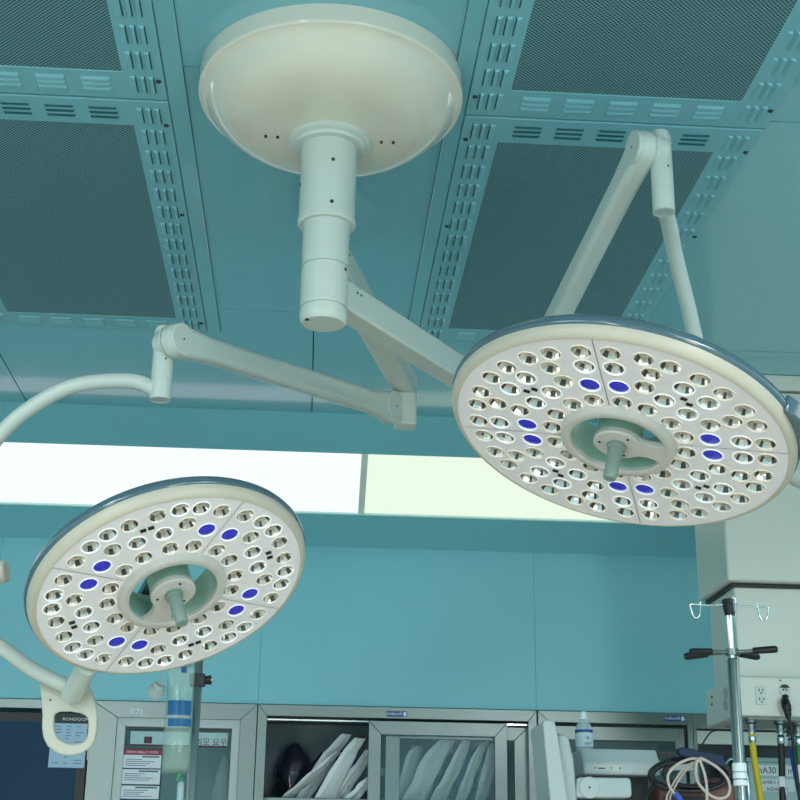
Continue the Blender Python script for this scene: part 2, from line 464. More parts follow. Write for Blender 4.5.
bm = bm_new(); lathe(bm, [(.03, -.002), (.0538, -.002), (.0538, -.170), (.0556, -.172), (.0556, -.1815), (.0532, -.1845), (.03, -.1845)], (CX, CY, zf), (0, 0, 1), 64)
obj('upper_column', bm, M['white'], t)
bm = bm_new(); lathe(bm, [(.03, 2.722), (.0445, 2.715), (.0445, 2.6125), (.0415, 2.6118), (.0415, 2.6092), (.0445, 2.6085), (.0445, 2.5285), (.0415, 2.5278), (.0415, 2.5252), (.0445, 2.524), (.0448, 2.512), (.0437, 2.503), (.039, 2.497), (0, 2.496)], (CX, CY, 0), (0, 0, 1), 64)
obj('lower_column', bm, M['white'], t)
for a, z, r in ((-1.42, 2.815, .0538), (-1.42, 2.726, .0538), (2.9, 2.79, .0538), (-.55, 2.60, .0445), (3.35, 2.78, .0538)):
    p = V((CX + math.cos(a) * r, CY + math.sin(a) * r, z)); d = V((math.cos(a), math.sin(a), 0))
    bm = bm_new(); cyl(bm, p - d * .002, p + d * .0012, .0036, n=12); obj('screw', bm, M['screw'], t)
for a in (-3.02, -2.99, -.14, -.11):
    r = .125 if a in (-3.02, -.11) else .102; zz = 3.0 - .049 - .070 * (1 - (r / R0) ** 6)
    p = V((CX + math.cos(a) * r, CY + math.sin(a) * r, zz)); bm = bm_new(); p.z -= .0035; cyl(bm, p + V((0, 0, .010)), p - V((0, 0, .0012)), .0028, n=10); obj('screw', bm, M['screw'], t)
bm = bm_new(); cyl(bm, (CX - .03, CY - .022, 2.4975), (CX - .03, CY - .022, 2.4950), .004, n=10); obj('screw', bm, M['screw'], t)

# ------------------------------------------------------------------ surgical lamps
R_PAT = [(0.2533,118.8),(0.2539,130.9),(0.2539,140.9),(0.2536,152.8),(0.2537,163.8),(0.2536,175.9),(0.2536,185.8),(0.2530,197.8),(0.2142,120.0),(0.2191,135.9),(0.2145,151.6),(0.2147,165.1),(0.2193,180.8),(0.2136,196.8),(0.1791,135.8),(0.1623,149.6),(0.1623,167.1),(0.1783,180.9),(0.1627,122.0),(0.1623,194.6),(0.1194,125.6),(0.1185,146.2),(0.1184,170.7),(0.1177,191.8)]
L_PAT = [(0.2160,130.3),(0.2198,119.4),(0.2202,109.4),(0.2161,98.7),(0.2159,85.4),(0.2200,74.6),(0.2198,64.7),(0.2146,53.7),(0.1648,128.3),(0.1811,114.5),(0.1642,100.8),(0.1643,83.6),(0.1806,69.7),(0.1644,55.8),(0.1207,125.2),(0.1196,104.2),(0.1199,79.9),(0.1201,59.2)]

def led_mesh(kind, ro=.0188):
    bm = bm_new(); O = (0, 0, 0); ax = (0, 0, 1); ri = ro - .0026
    fr = (V((1, 0, 0)), V((0, 1, 0)), V((0, 0, 1)))
    lathe(bm, [(ro, -.001), (ro - .0004, .0008), (ro - .0014, .0014), (ri, .0006), (ri - .0004, -.002)], O, ax, 28, 0, fr)
    if kind == 'blue':
        lathe(bm, [(ri - .0003, -.0015), (ri * .7, -.0005), (ri * .3, .0002), (0, .0004)], O, ax, 24, 1, fr)
    else:
        n = 12; prev = None
        for r, h in ((ri - .0003, -.0015), (ri * .80, -.008), (ri * .52, -.017), (ri * .34, -.0215)):
            cur = [bm.verts.new((math.cos(2 * math.pi * (i + .25 * (i % 2)) / n) * r, math.sin(2 * math.pi * (i + .25 * (i % 2)) / n) * r, h)) for i in range(n)]
            if prev:
                for i in range(n):
                    f = bm.faces.new([prev[i], prev[(i + 1) % n], cur[(i + 1) % n], cur[i]]); f.material_index = 3 if i % 3 == 1 else 1
            prev = cur
        f = bm.faces.new(prev); f.material_index = 2
        lathe(bm, [(ri * .33, -.0212), (ri * .3, -.014), (ri * .2, -.0105), (0, -.0095)], O, ax, 12, 2, fr)
    bmesh.ops.recalc_face_normals(bm, faces=bm.faces)
    for f in bm.faces:
        f.smooth = f.material_index not in (1, 3) or kind == 'blue'
        if f.normal.z < 0 and kind != 'blue' and f.material_index: f.normal_flip()
    me = bpy.data.meshes.new('led_' + kind); bm.to_mesh(me); bm.free()
    me.materials.append(M['ledr'] if kind in ('cool', 'blue') else M['ledw'])
    me.materials.append(M['blue'] if kind == 'blue' else M['ledm']); me.materials.append(M['ledc']); me.materials.append(M['ledd']); return me
LEDS = {k: led_mesh(k) for k in ('cool', 'warm', 'blue')}

def lamp_head(t, c, e1, e2, n, pat, redge, seam0, cool, blues, spoke, ledr, marks):
    c, e1, e2, n = V(c), V(e1), V(e2), V(n); fr = (e1, e2, n); L = lambda x, y, h=0: c + e1 * x + e2 * y + n * h
    RI, RO = .083, .1005; re = redge
    # housing: cream rim and blue grey outer shell
    bm = bm_new(); lathe(bm, [(re - .012, -.012), (re - .004, -.003), (re, .0012), (re + .004, .0008), (re + .009, -.003), (re + .0125, -.009), (re + .0138, -.0165), (re + .0138, -.0205)], c, n, 128, 0, fr)
    lathe(bm, [(re - .012, -.012), (RO, -.012)], c, n, 128, 0, fr)
    obj('rim', bm, M['rim'], t, ang=50)
    bm = bm_new(); lathe(bm, [(re + .0134, -.0185), (re + .0160, -.0205), (re + .0174, -.025), (re + .0174, -.031), (re + .015, -.037), (re + .005, -.046), (.2, -.058), (.1, -.062), (RI + .004, -.060), (RI + .002, -.056)], c, n, 128, 0, fr)
    obj('back_shell', bm, M['shell'], t, ang=50)
    # four face panels, each a plate with a hole for every reflector
    for k in range(4):
        bm = bm_new(); a0 = math.radians(seam0 - 90 * k); gap = .0007
        ed = []
        def loop(pts):
            vs = [bm.verts.new(L(*p)) for p in pts]
            for i in range(len(vs)): ed.append(bm.edges.new((vs[i], vs[(i + 1) % len(vs)])))
        q = []
        for i in range(33):
            a = a0 - math.pi / 2 * i / 32; q.append([(re - .0005) * math.cos(a), (re - .0005) * math.sin(a)])
        for i in range(17):
            a = a0 - math.pi / 2 * (1 - i / 16); q.append([(RO - .004) * math.cos(a), (RO - .004) * math.sin(a)])
        b0 = V((math.cos(a0), math.sin(a0))); b1 = V((math.cos(a0 - math.pi / 2), math.sin(a0 - math.pi / 2)))
        q = [(x + (b0.x + b1.x) * gap, y + (b0.y + b1.y) * gap) for x, y in q]
        loop(q); leds = []
        for i, (r, d) in enumerate(pat):
            a = math.radians(d - 90 * k); x, y = r * math.cos(a), r * math.sin(a); leds.append((i, x, y))
            if r > .1: loop([(x + (ledr - .0012) * math.cos(2 * math.pi * j / 24), y + (ledr - .0012) * math.sin(2 * math.pi * j / 24)) for j in range(24)])
        bmesh.ops.triangle_fill(bm, edges=ed, use_beauty=True, normal=n)
        for f in bm.faces:
            f.normal_update()
            if f.normal.dot(n) < 0: f.normal_flip()
        fp = obj('face_panel', bm, M['face'], t, smooth=False, recalc=False)
        for i, x, y in leds:
            kind = 'blue' if i in blues else ('cool' if i in cool else 'warm')
            p = L(x, y); a = math.atan2(y, x)
            ex = e1 * math.cos(a) + e2 * math.sin(a); ey = n.cross(ex); s = ledr / .0188
            W = Matrix(((ex.x * s, ey.x * s, n.x * s, p.x), (ex.y * s, ey.y * s, n.y * s, p.y), (ex.z * s, ey.z * s, n.z * s, p.z), (0, 0, 0, 1)))
            o = inst('led_reflector', LEDS[kind], fp, W)
            if kind == 'blue': o['label'] = 'blue LED lens'
        am = a0 - math.pi / 4
        for r, da in marks:
            a = am + math.radians(da); x, y = r * math.cos(a), r * math.sin(a)
            er = e1 * math.cos(am) + e2 * math.sin(am); et = n.cross(er)
            if r < 0: pass
            bm = bm_new(); obox(bm, L(x, y, .0004), e1 * .0055, e2 * .0042, n * .0006); obj('sensor_window', bm, M['black'], fp, smooth=False)
    # centre ring, hub, spoke, hollow bore and handle
    bm = bm_new(); lathe(bm, [(RO + .003, -.002), (RO, .006), (RO - .001, .0115), (RO - .003, .013), (RI + .002, .013), (RI, .0115), (RI, .004)], c, n, 80, 0, fr)
    obj('centre_ring', bm, M['hub'], t)
    bm = bm_new(); lathe(bm, [(RI, .006), (RI + .002, -.058)], c, n, 80, 0, fr); obj('bore_wall', bm, M['hubin'], t)
    sd = V((math.cos(math.radians(spoke)), math.sin(math.radians(spoke)))); sp = V((-sd.y, sd.x))
    bm = bm_new()
    pts = []
    for d, w in ((.025, .034), (.040, .021), (.055, .0185), (.070, .022), (.0875, .034)):
        pts.append((d, w))
    poly = [L(*(sd * d + sp * w), .0115) for d, w in pts] + [L(*(sd * d - sp * w), .0115) for d, w in pts[::-1]]
    prism(bm, poly, n * -.012); obj('spoke', bm, M['hub'], t)
    bm = bm_new(); lathe(bm, [(0, .0122), (.022, .0122), (.0225, .0128), (.040, .0125), (.0425, .010), (.0425, .001), (0, .001)], c, n, 56, 0, fr)
    hub = obj('hub', bm, M['hub'], t)
    bm = bm_new(); lathe(bm, [(0, .002), (.0405, .002), (.0405, -.05), (.034, -.062), (0, -.066)], c, n, 56, 0, fr); obj('hub_body', bm, M['hubin'], t)
    for k in range(3):
        a = math.radians(spoke + 60 + 120 * k); p = L(.031 * math.cos(a), .031 * math.sin(a), .0126)
        bm = bm_new(); cyl(bm, p - n * .001, p + n * .0012, .0026, n=10); obj('screw', bm, M['screw'], hub)
    bm = bm_new(); lathe(bm, [(.0175, .012), (.0175, .0145), (.0155, .0145), (.0155, .022), (.0135, .023)], c, n, 32, 0, fr); obj('handle_collar', bm, M['grip'], t)
    bm = bm_new(); lathe(bm, [(0, .014), (.0125, .02), (.0132, .026), (.0125, .060), (.0118, .077), (.0105, .0805), (.008, .0815), (.0072, .0795), (0, .0795)], c, n, 32, 0, fr); obj('handle', bm, M['grip'], t)
    # yoke bar behind the bore
    bm = bm_new(); a = sd; obox(bm, L(0, 0, -.072), e1 * a.x * .11 + e2 * a.y * .11, e1 * sp.x * .012 + e2 * sp.y * .012, n * .007); obj('back_bar', bm, M['shell'], t, bevel=.003)

def spring_arm(t, A, B, wid, name='spring_arm', r0=.036, r1=.034):
    """beam in its own vertical plane, rounded ends; returns the pivot axis"""
    A, B = V(A), V(B); d = (B - A).normalized(); ax = d.cross(V((0, 0, 1))).normalized(); up = ax.cross(d).normalized()
    pts = []
    Lh = (B - A).length
    for i in range(13):
        a = math.pi / 2 + math.pi * i / 12; pts.append(A + d * math.cos(a) * r0 + up * math.sin(a) * r0)
    for x, hh in ((.11, .027), (.3, .026), (.72, .025), (.89, .026)): pts.append(A + d * Lh * x - up * hh)
    for i in range(13):
        a = -math.pi / 2 + math.pi * i / 12; pts.append(B + d * math.cos(a) * r1 + up * math.sin(a) * r1)
    for x, hh in ((.89, .026), (.72, .025), (.3, .026), (.11, .027)): pts.append(A + d * Lh * x + up * hh)
    bm = bm_new(); prism(bm, [p - ax * wid for p in pts], ax * 2 * wid)
    o = obj(name, bm, M['white'], t, bevel=.012, bseg=4)
    for P_, r in ((A, r0), (B, r1)):
        for s in (-1, 1):
            q = P_ + ax * s * wid
            bm = bm_new(); lathe(bm, [(r - .001, -.006), (r - .001, -.0005), (r - .003, .0012), (0, .0014)], q, ax * s, 36); obj('pivot_cap', bm, M['white'], t)
            bm = bm_new(); cyl(bm, q + ax * s * .001, q + ax * s * .0022, .0022, n=10); obj('screw', bm, M['screw'], t)
    return ax, d

def extension_arm(t, end, z, half=.025, hh=.03):
    P0 = V((CX, CY, z)); P1 = V((end[0], end[1], z)); d = (P1 - P0).normalized(); s = V((-d.y, d.x, 0))
    bm = bm_new(); obox(bm, (P0 + P1) / 2 + d * .03, d * ((P1 - P0).length / 2 - .005), s * half, V((0, 0, hh)))
    obj('extension_arm', bm, M['white'], t, bevel=.005)
    bm = bm_new(); lathe(bm, [(.042, hh + .002), (.0449, hh + .001), (.0449, -hh - .001), (.042, -hh - .002)], P0, (0, 0, 1), 48); obj('swivel_ring', bm, M['white'], t)
    for k in (.075, .088):
        p = P0 + d * k - s * half + V((0, 0, hh * .45)); bm = bm_new(); cyl(bm, p, p - s * .0012, .0024, n=10); obj('screw', bm, M['screw'], t)
    return d, s

def drop_tube(t, x, y, z0, z1, E, ax, r=.0205):
    zs = z0 + (z1 - z0) * .27
    bm = bm_new(); lathe(bm, [(0, z0 + .002), (r - .004, z0 + .0015), (r - .0025, z0), (r, z0 + .001), (r, zs - .001), (r - .001, zs), (r, zs + .001), (r, z1 - .012), (r - .003, z1 - .003), (r - .009, z1), (0, z1)], (x, y, 0), (0, 0, 1), 40)
    o = obj('drop_tube', bm, M['white'], t)
    p = V((x, y, E.z)); bm = bm_new(); p = p + (p - V(E)).normalized() * .012; cyl(bm, p, V(E), .026, .033, 36); obj('shoulder', bm, M['white'], t, bevel=.009, bseg=3)
    for a, z in ((-1.2, z0 + (z1 - z0) * .52), (-2.2, z1 - .02)):
        q = V((x + math.cos(a) * r, y + math.sin(a) * r, z)); dd = V((math.cos(a), math.sin(a), 0)); bm = bm_new(); cyl(bm, q - dd * .001, q + dd * .001, .002, n=10); obj('screw', bm, M['screw'], t)

# larger lamp, right
RC = V((0.52398301, 2.30024995, 2.24827599))
RE1, RE2, RN = V((0.96164762, 0, -0.2742879)), V((0.05363561, -0.98069474, 0.18804533)), V((-0.2689927, -0.19554495, -0.94308276))
t = thing('surgical_lamp', 'larger round surgical lamp head at right on a raised arm, near the white pendant', 'surgical lamp', (CX, CY, 2.57), 'ceiling mounted surgical lamps')
lamp_head(t, RC, RE1, RE2, RN, R_PAT, .2890, 203.3, {8, 10, 11, 13, 15, 16}, {18, 19}, 8, .0196, ((.1905, 2.2), (.185, -2.6)))
e = V((.421, 3.022)); extension_arm(t, e, 2.57)
A = V((e.x, e.y, 2.505)); B = V((.590, 2.293, 2.820))
bm = bm_new(); box(bm, e.x - .028, e.x + .028, e.y - .028, e.y + .028, 2.475, 2.542); obj('elbow_block', bm, M['white'], t, bevel=.006)
ax, d = spring_arm(t, A, B, .021)
drop_tube(t, .626, 2.30, 2.692, 2.862, B, ax)
dd = ray(795, 442); rd = (CO + dd * ((RC - CO).dot(RN) / dd.dot(RN)) - RC).normalized()
JRi = RC + rd * .318 - RN * .033; JRo = RC + rd * .385 - RN * .036
bm = bm_new(); tube(bm, [(.628, 2.31, 2.708), (.650, 2.36, 2.704), (.682, 2.44, 2.672), (.723, 2.515, 2.598), (.760, 2.57, 2.50), (.805, 2.60, 2.40), (.870, 2.575, 2.31), (.935, 2.50, 2.235), (.945, 2.41, 2.20), tuple(JRo), tuple(JRi)], .0155, 18)
obj('yoke', bm, M['white'], t)
td = RN.cross(rd)
bm = bm_new()
P = []
for k in range(9):
    a = (k - 4) / 4 * .24; v = rd * math.cos(a) + td * math.sin(a); P.append((v * .303, v * (.308 + .020 * math.cos((k - 4) / 4 * 1.5))))
prism(bm, [RC + p[0] - RN * .012 for p in P] + [RC + p[1] - RN * .012 for p in P[::-1]], -RN * .032)
obj('joint_housing', bm, M['shell'], t, bevel=.006)

# smaller lamp, left
LC = V((-0.25840742, 2.60024898, 2.02359896))
LE1, LE2, LN = V((0.93627708, 0, 0.35126233)), V((-0.14447288, -0.91150172, 0.38508727)), V((0.32017621, -0.41129626, -0.85341817))
t = thing('surgical_lamp', 'smaller round surgical lamp head at lower left with a loop handle below it', 'surgical lamp', (CX, CY, 2.665), 'ceiling mounted surgical lamps')
lamp_head(t, LC, LE1, LE2, LN, L_PAT, .2485, 137.0, {1, 2, 5, 6, 10, 11}, {8, 13}, 236, .0184, ((.190, 2.2), (.190, -2.2)))
e = V((.210, 3.200)); extension_arm(t, e, 2.665)
A = V((.172, 3.165, 2.590)); B = V((-.281, 2.577, 2.510))
bm = bm_new(); box(bm, e.x - .026, e.x + .026, e.y - .030, e.y + .026, 2.553, 2.637); obj('elbow_block', bm, M['white'], t, bevel=.006)
ax, d = spring_arm(t, A, B, .019, r0=.039)
drop_tube(t, -.307, 2.60, 2.394, 2.548, B, ax)
J = None
dd = ray(76, 688); tt = (LC - CO).dot(LN) / dd.dot(LN); J = CO + dd * tt
rim = (J - LC).normalized()
JR = LC + rim * .262 - LN * .022; JE = at(71, 696, 2.880)
bm = bm_new()
tube(bm, [(-.307, 2.60, 2.408), (-.36, 2.602, 2.432), (-.462, 2.606, 2.424), (-.54, 2.62, 2.39), (-.615, 2.64, 2.325), (-.70, 2.68, 2.20), (-.715, 2.72, 2.09), (-.680, 2.77, 1.99), at(0, 646, 2.81), at(30, 668, 2.845), at(55, 681, 2.865), at(74, 688, 2.875)], .0150, 18)
obj('yoke', bm, M['white'], t)
bm = bm_new(); cyl(bm, JR, JE, .0215, .0205, 32); obj('rim_joint', bm, M['white'], t, bevel=.005)
# loop handle hanging from the joint: outline measured in centimetres from the joint
q = .00208
def hp(px, py, dy=0):
    p = at(px, py, 2.895 + dy); return p
out = [(38, 676), (39.5, 686), (41, 700), (42, 715), (41.5, 728), (43, 738), (47, 746), (54, 752), (63, 755.5), (72, 755.8), (82, 753.5), (90, 748), (95, 740), (97, 728), (97, 714), (95, 702), (91, 690), (87, 681), (74, 680), (52, 676)]
inn = [(54.5, 714), (53.8, 717), (53.6, 721), (53.6, 725), (53.8, 729), (54.8, 733), (57, 737.5), (61, 741), (66.5, 743.5), (72, 744.5), (78, 744), (83, 742), (86.3, 738.5), (87.6, 733), (88, 727), (88, 721), (86.5, 716.5), (80, 713.4), (70, 711.8), (60, 712)]
bm = bm_new(); ring_prism(bm, [hp(*p) for p in out], [hp(*p) for p in inn], (0, .016, .003)); obj('loop_handle', bm, M['handlep'], t, bevel=.0045, bseg=3)
p = hp(50.5, 700); bm = bm_new(); cyl(bm, p + V((0, .003, 0)), p - V((0, .001, 0)), .0022, n=10); obj('screw', bm, M['dark'], t)
# grip stub of the lamp's far side bar, cut by the photo's left edge
bm = bm_new(); tube(bm, [tuple(at(-60, 590, 2.72)), tuple(at(-25, 577, 2.70)), tuple(at(7, 571, 2.69))], .0215, 20, smooth=False); obj('side_grip', bm, M['handlep'], t, bevel=.004)

# ------------------------------------------------------------------ supply pendant at right
PX0, PX1, PY0, PY1 = 1.194, 1.76, 3.92, 4.244
t = thing('supply_pendant', 'boxy off-white medical supply pendant hanging at the right edge with power sockets', 'supply pendant', (1.48, 4.08, 3.0))
bm = bm_new(); box(bm, PX0 + .004, PX1, PY0 + .004, PY1, 2.362, 2.945); obj('upper_housing', bm, M['pend'], t, bevel=.008, bseg=3)
bm = bm_new(); box(bm, PX0, PX1 + .004, PY0, PY1 + .004, 2.951, 2.999); obj('ceiling_trim', bm, M['pend'], t, bevel=.002)
bm = bm_new(); box(bm, PX0 + .024, PX1 - .024, PY0 + .037, PY1 - .01, 2.351, 2.96); obj('shadow_gap', bm, M['black'], t, smooth=False)
bm = bm_new(); box(bm, 1.226, PX1 - .035, 3.965, 4.225, 2.09, 2.352); obj('mid_body', bm, M['pend'], t, bevel=.006, bseg=3)
bm = bm_new(); box(bm, 1.203, PX1, PY0 + .005, PY1, 1.978, 2.087); obj('socket_unit', bm, M['pend'], t, bevel=.004)
su = [o for o in t.children if o.name.startswith('socket_unit')][0]
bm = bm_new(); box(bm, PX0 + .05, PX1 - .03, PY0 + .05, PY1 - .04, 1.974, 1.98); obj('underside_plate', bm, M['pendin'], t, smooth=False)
yf = PY0 + .005
def outlet(px, py):
    c = at(px, py, yf)
    bm = bm_new(); box(bm, c.x - .0155, c.x + .0155, yf - .003, yf + .002, c.z - .0255, c.z + .0255); o = obj('double_socket', bm, M['white'], t, bevel=.0015)
    bm = bm_new()
    for dz in (.0125, -.0125):
        for dx in (-.0058, .0058): box(bm, c.x + dx - .0013, c.x + dx + .0013, yf - .0042, yf - .002, c.z + dz - .001, c.z + dz + .0065)
        cyl(bm, (c.x, yf - .0042, c.z + dz - .0058), (c.x, yf - .002, c.z + dz - .0058), .0023, n=10)
    obj('slot', bm, M['black'], o, smooth=False)
outlet(761, 695.5)
c = at(784.5, 690, yf)
bm = bm_new(); lathe(bm, [(0, .0015), (.0105, .0015), (.011, .004), (.0165, .0045), (.0175, 0)], (c.x, yf, c.z), (0, -1, 0), 28); o = obj('round_socket', bm, M['white'], t)
bm = bm_new()
for dx, dz in ((-.0045, 0), (.0045, 0), (0, .006)): cyl(bm, (c.x + dx, yf - .0035, c.z + dz), (c.x + dx, yf - .001, c.z + dz), .0025, n=10)
prism(bm, [(c.x + .0155 * math.cos(a), yf - .0046, c.z + .0155 * math.sin(a)) for a in [math.pi * (.12 + .76 * k / 8) for k in range(9)]], (0, .001, 0))
obj('slot', bm, M['black'], o, smooth=False)
xl = 1.203
def atx(px, py, X):
    d = ray(px, py); return CO + d * (X / d.x)
for py in (697, 704.3):
    p = atx(712, py, xl); bm = bm_new(); box(bm, xl - .0012, xl + .001, p.y - .006, p.y + .006, p.z - .004, p.z + .004); obj('side_socket', bm, M['dark'], t, smooth=False)
for py in (693, 705):
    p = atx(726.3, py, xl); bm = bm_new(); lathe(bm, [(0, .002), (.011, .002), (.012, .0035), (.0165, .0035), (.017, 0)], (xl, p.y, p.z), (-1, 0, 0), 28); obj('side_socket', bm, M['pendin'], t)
p = at(780, 676, yf); bm = bm_new(); cyl(bm, (p.x, yf - .001, 2.0785), (p.x, yf + .002, 2.0785), .0028, n=10); obj('screw', bm, M['screw'], t)
# gas outlets under the pendant and their hoses
HO = [(752, 3.99, 'hosey', 'yellow'), (781, 4.0, 'hosek', 'black'), (791, 4.08, 'hoseb', 'blue'), (798.5, 4.02, 'hoseg', 'green')]
for px, y, mm, cn in HO:
    p = at(px, 738, y); x = p.x
    bm = bm_new(); lathe(bm, [(0, 1.978), (.017, 1.978), (.017, 1.966), (.011, 1.962), (.011, 1.948), (.0125, 1.947), (.0125, 1.940), (0, 1.940)], (x, y, 0), (0, 0, 1), 24); obj('gas_outlet', bm, M['steel'], t)
    h = thing('gas_hose', cn + ' gas hose hanging from the underside of the pendant', 'hose', (x, y, 1.2), 'gas hoses under the pendant')
    sw = {'yellow': .02, 'black': -.02, 'blue': .03, 'green': -.012}[cn]
    bm = bm_new(); tube(bm, [(x, y, 1.936), (x + sw * .15, y, 1.86), (x + sw * .6, y - .01, 1.72), (x + sw, y - .03, 1.4), (x + sw * 1.5, y - .02, .9), (x + sw, y + .05, .45), (x + .05, y + .12, .2)], .0095, 14); obj('hose', bm, M[mm], h)
    bm = bm_new(); lathe(bm, [(0, 1.943), (.0085, 1.943), (.0085, 1.930), (.0108, 1.928), (.0108, 1.914), (.0100, 1.912), (0, 1.903)], (x + sw * .05, y, 0), (0, 0, 1), 20); obj('ferrule', bm, M['chrome'], h)
    if cn in ('black', 'green'):
        z0 = 1.795 if cn == 'black' else 1.83
        bm = bm_new(); lathe(bm, [(.0097, z0 + .025), (.0102, z0 + .024), (.0102, z0 - .024), (.0097, z0 - .025)], (x + sw * .40, y - .004, 0), (0, 0, 1), 20); obj('hose_label', bm, M['paper'], h)
# plug and its cable
c = at(785.5, 705, yf - .02); x = c.x
t2 = thing('power_cable', 'black power plug and cable in the round socket of the pendant', 'power cable', (x, yf - .03, 2.0))
pc = at(784.5, 692, yf)
bm = bm_new(); tube(bm, [(pc.x, yf - .006, pc.z - .014), (x, yf - .02, c.z + .008), (x, yf - .028, c.z - .006)], [.009, .0125, .0132], 18, k=6); tube(bm, [(x, yf - .026, c.z + .002), (x + .002, yf - .028, c.z - .022), (x + .003, yf - .028, c.z - .04)], [.0125, .012, .010, .0075, .006], 16); obj('plug', bm, M['black'], t2)
bm = bm_new(); tube(bm, [(x + .003, yf - .028, c.z - .03), (x + .008, yf - .03, 1.93), (x + .013, yf - .03, 1.83), (x + .02, yf - .04, 1.6), (x + .03, yf - .05, 1.2), (x + .06, yf - .06, .7), (x + .05, yf - .06, .25)], .0048, 12); obj('cable', bm, M['black'], t2)

# ------------------------------------------------------------------ IV poles
def iv_pole(x, y, ztop, r, label, handles):
    t = thing('iv_pole', label, 'iv pole', (x, y, 0), 'IV poles')
    bm = bm_new(); lathe(bm, [(0, .10), (r + .002, .10), (r + .002, ztop - .13), (r - .001, ztop - .125), (0, ztop - .125)], (x, y, 0), (0, 0, 1), 24); obj('pole', bm, M['pole'], t)
    bm = bm_new(); lathe(bm, [(0, ztop - .2), (r - .002, ztop - .2), (r - .002, ztop - .01), (0, ztop - .01)], (x, y, 0), (0, 0, 1), 24); obj('inner_pole', bm, M['chrome'], t)
    bm = bm_new(); lathe(bm, [(0, ztop - .032), (.0105, ztop - .032), (.0155, ztop - .004), (.0155, ztop + .002), (.013, ztop + .004), (0, ztop + .004)], (x, y, 0), (0, 0, 1), 24); obj('top_cap', bm, M['black'], t)
    for a in (math.radians(184), math.radians(262), math.radians(66), math.radians(3)):
        dx, dy = math.cos(a), math.sin(a); L = .088
        pts = [(0.012, ztop - .008), (L * .6, ztop - .011), (L - .002, ztop - .010), (L + .001, ztop - .016), (L - .004, ztop - .034), (L - .010, ztop - .040), (L - .018, ztop - .036), (L - .023, ztop - .014), (L - .0235, ztop - .004)]
        bm = bm_new(); tube(bm, [(x + dx * d, y + dy * d, z) for d, z in pts], .0021, 10, k=4); obj('hook', bm, M['chrome'], t)
    if handles:
        z = ztop - .112
        bm = bm_new(); lathe(bm, [(r - .001, -.008), (r + .0035, -.007), (r + .0035, .007), (r - .001, .008)], (x, y, z), (0, 0, 1), 24); obj('collar', bm, M['steel'], t)
        for a, Lb, dz in ((-34, .1, 0), (24, .075, -.004), (172, .105, -.01), (196, .105, -.006)):
            d = V((math.cos(math.radians(a)), math.sin(math.radians(a)), 0)); p0 = V((x, y, z)); p1 = p0 + d * (Lb - .05) + V((0, 0, dz * .4)); p2 = p0 + d * Lb + V((0, 0, dz))
            bm = bm_new(); tube(bm, [p0 + d * .008, p1], .0042, 12, smooth=False); o = obj('handle_bar', bm, M['steel'], t)
            q = (p2 - p1).normalized(); bm = bm_new(); lathe(bm, [(.0045, -.004), (.0072, -.003), (.0078, .042), (.0062, .0485), (0, .049)], p1, q, 18); obj('grip', bm, M['black'], o)
    bm = bm_new(); lathe(bm, [(0, .14), (.02, .14), (.026, .10), (.026, .08), (0, .08)], (x, y, 0), (0, 0, 1), 24); obj('hub', bm, M['black'], t)
    for k in range(5):
        a = 2 * math.pi * k / 5 + .3; p = V((x, y, 0)); d = V((math.cos(a), math.sin(a), 0))
        bm = bm_new(); tube(bm, [p + d * .01 + V((0, 0, .1)), p + d * .16 + V((0, 0, .085)), p + d * .27 + V((0, 0, .062))], .011, 12); o = obj('leg', bm, M['steel'], t)
        bm = bm_new(); cyl(bm, p + d * .27 + V((-d.y, d.x, 0)) * .01 + V((0, 0, .028)), p + d * .27 - V((-d.y, d.x, 0)) * .01 + V((0, 0, .028)), .028, n=20); obj('wheel', bm, M['black'], o)
    return t
iv_pole(.915, 3.0, 2.112, .0105, 'steel IV pole with black grips and hooks, in front of the pendant', True)
iv_pole(-.271, 3.5, 2.19, .0095, 'steel IV pole with a fluid bag, below the smaller lamp', False)
# clamp knob on the left pole
p = at(198, 679, 3.5)
tc = thing('pole_clamp', 'small dark clamp on the IV pole beside the fluid bag', 'clamp', (p.x, 3.5, p.z))
bm = bm_new(); box(bm, -.271 - .019, -.271 + .019, 3.484, 3.516, p.z - .018, p.z + .012); obj('clamp_body', bm, M['dark'], tc, bevel=.004)
bm = bm_new(); cyl(bm, (-.252, 3.5, p.z - .003), (-.238, 3.5, p.z - .001), .010, .012, 16); obj('knob', bm, M['black'], tc)
bm = bm_new(); cyl(bm, (-.2385, 3.5, p.z), (-.235, 3.5, p.z + .001), .008, n=16); obj('knob_cap', bm, M['chrome'], tc)

# fluid bag on the left pole
YBAG = 3.455
def bagpt(px, py, dy=0): return at(px, py, YBAG + dy)
c = bagpt(179, 720)
tb = thing('fluid_bag', 'clear greenish fluid bag with blue label hanging on the IV pole', 'fluid bag', tuple(c))
bm = bm_new(); N, Q = 10, 14
x0, x1 = bagpt(164.5, 720).x, bagpt(192, 720).x; zt, zb = bagpt(178, 664).z, bagpt(178, 774).z
grid = {}
for s in (-1, 1):
    for i in range(N + 1):
        for j in range(Q + 1):
            u, v = i / N, j / Q; edge = min(1, 5 * min(u, 1 - u, v * 1.2, (1 - v) * 1.2))
            th = .019 * math.sin(math.pi * u) ** .6 * (math.sin(math.pi * (v * .85 + .1)) ** .5) * edge
            th += .0016 * noise.noise(V((u * 7, v * 11, s))) * edge
            xx = x0 + (x1 - x0) * u; zz = zb + (zt - zb) * v
            grid[s, i, j] = bm.verts.new((xx, YBAG + s * th, zz)) if s < 0 or 0 < i < N and 0 < j < Q else grid[-1, i, j]
for s in (-1, 1):
    for i in range(N):
        for j in range(Q):
            try: bm.faces.new([grid[s, i, j], grid[s, i + 1, j], grid[s, i + 1, j + 1], grid[s, i, j + 1]])
            except ValueError: pass
obj('bag', bm, M['bagc'], tb, ang=180)
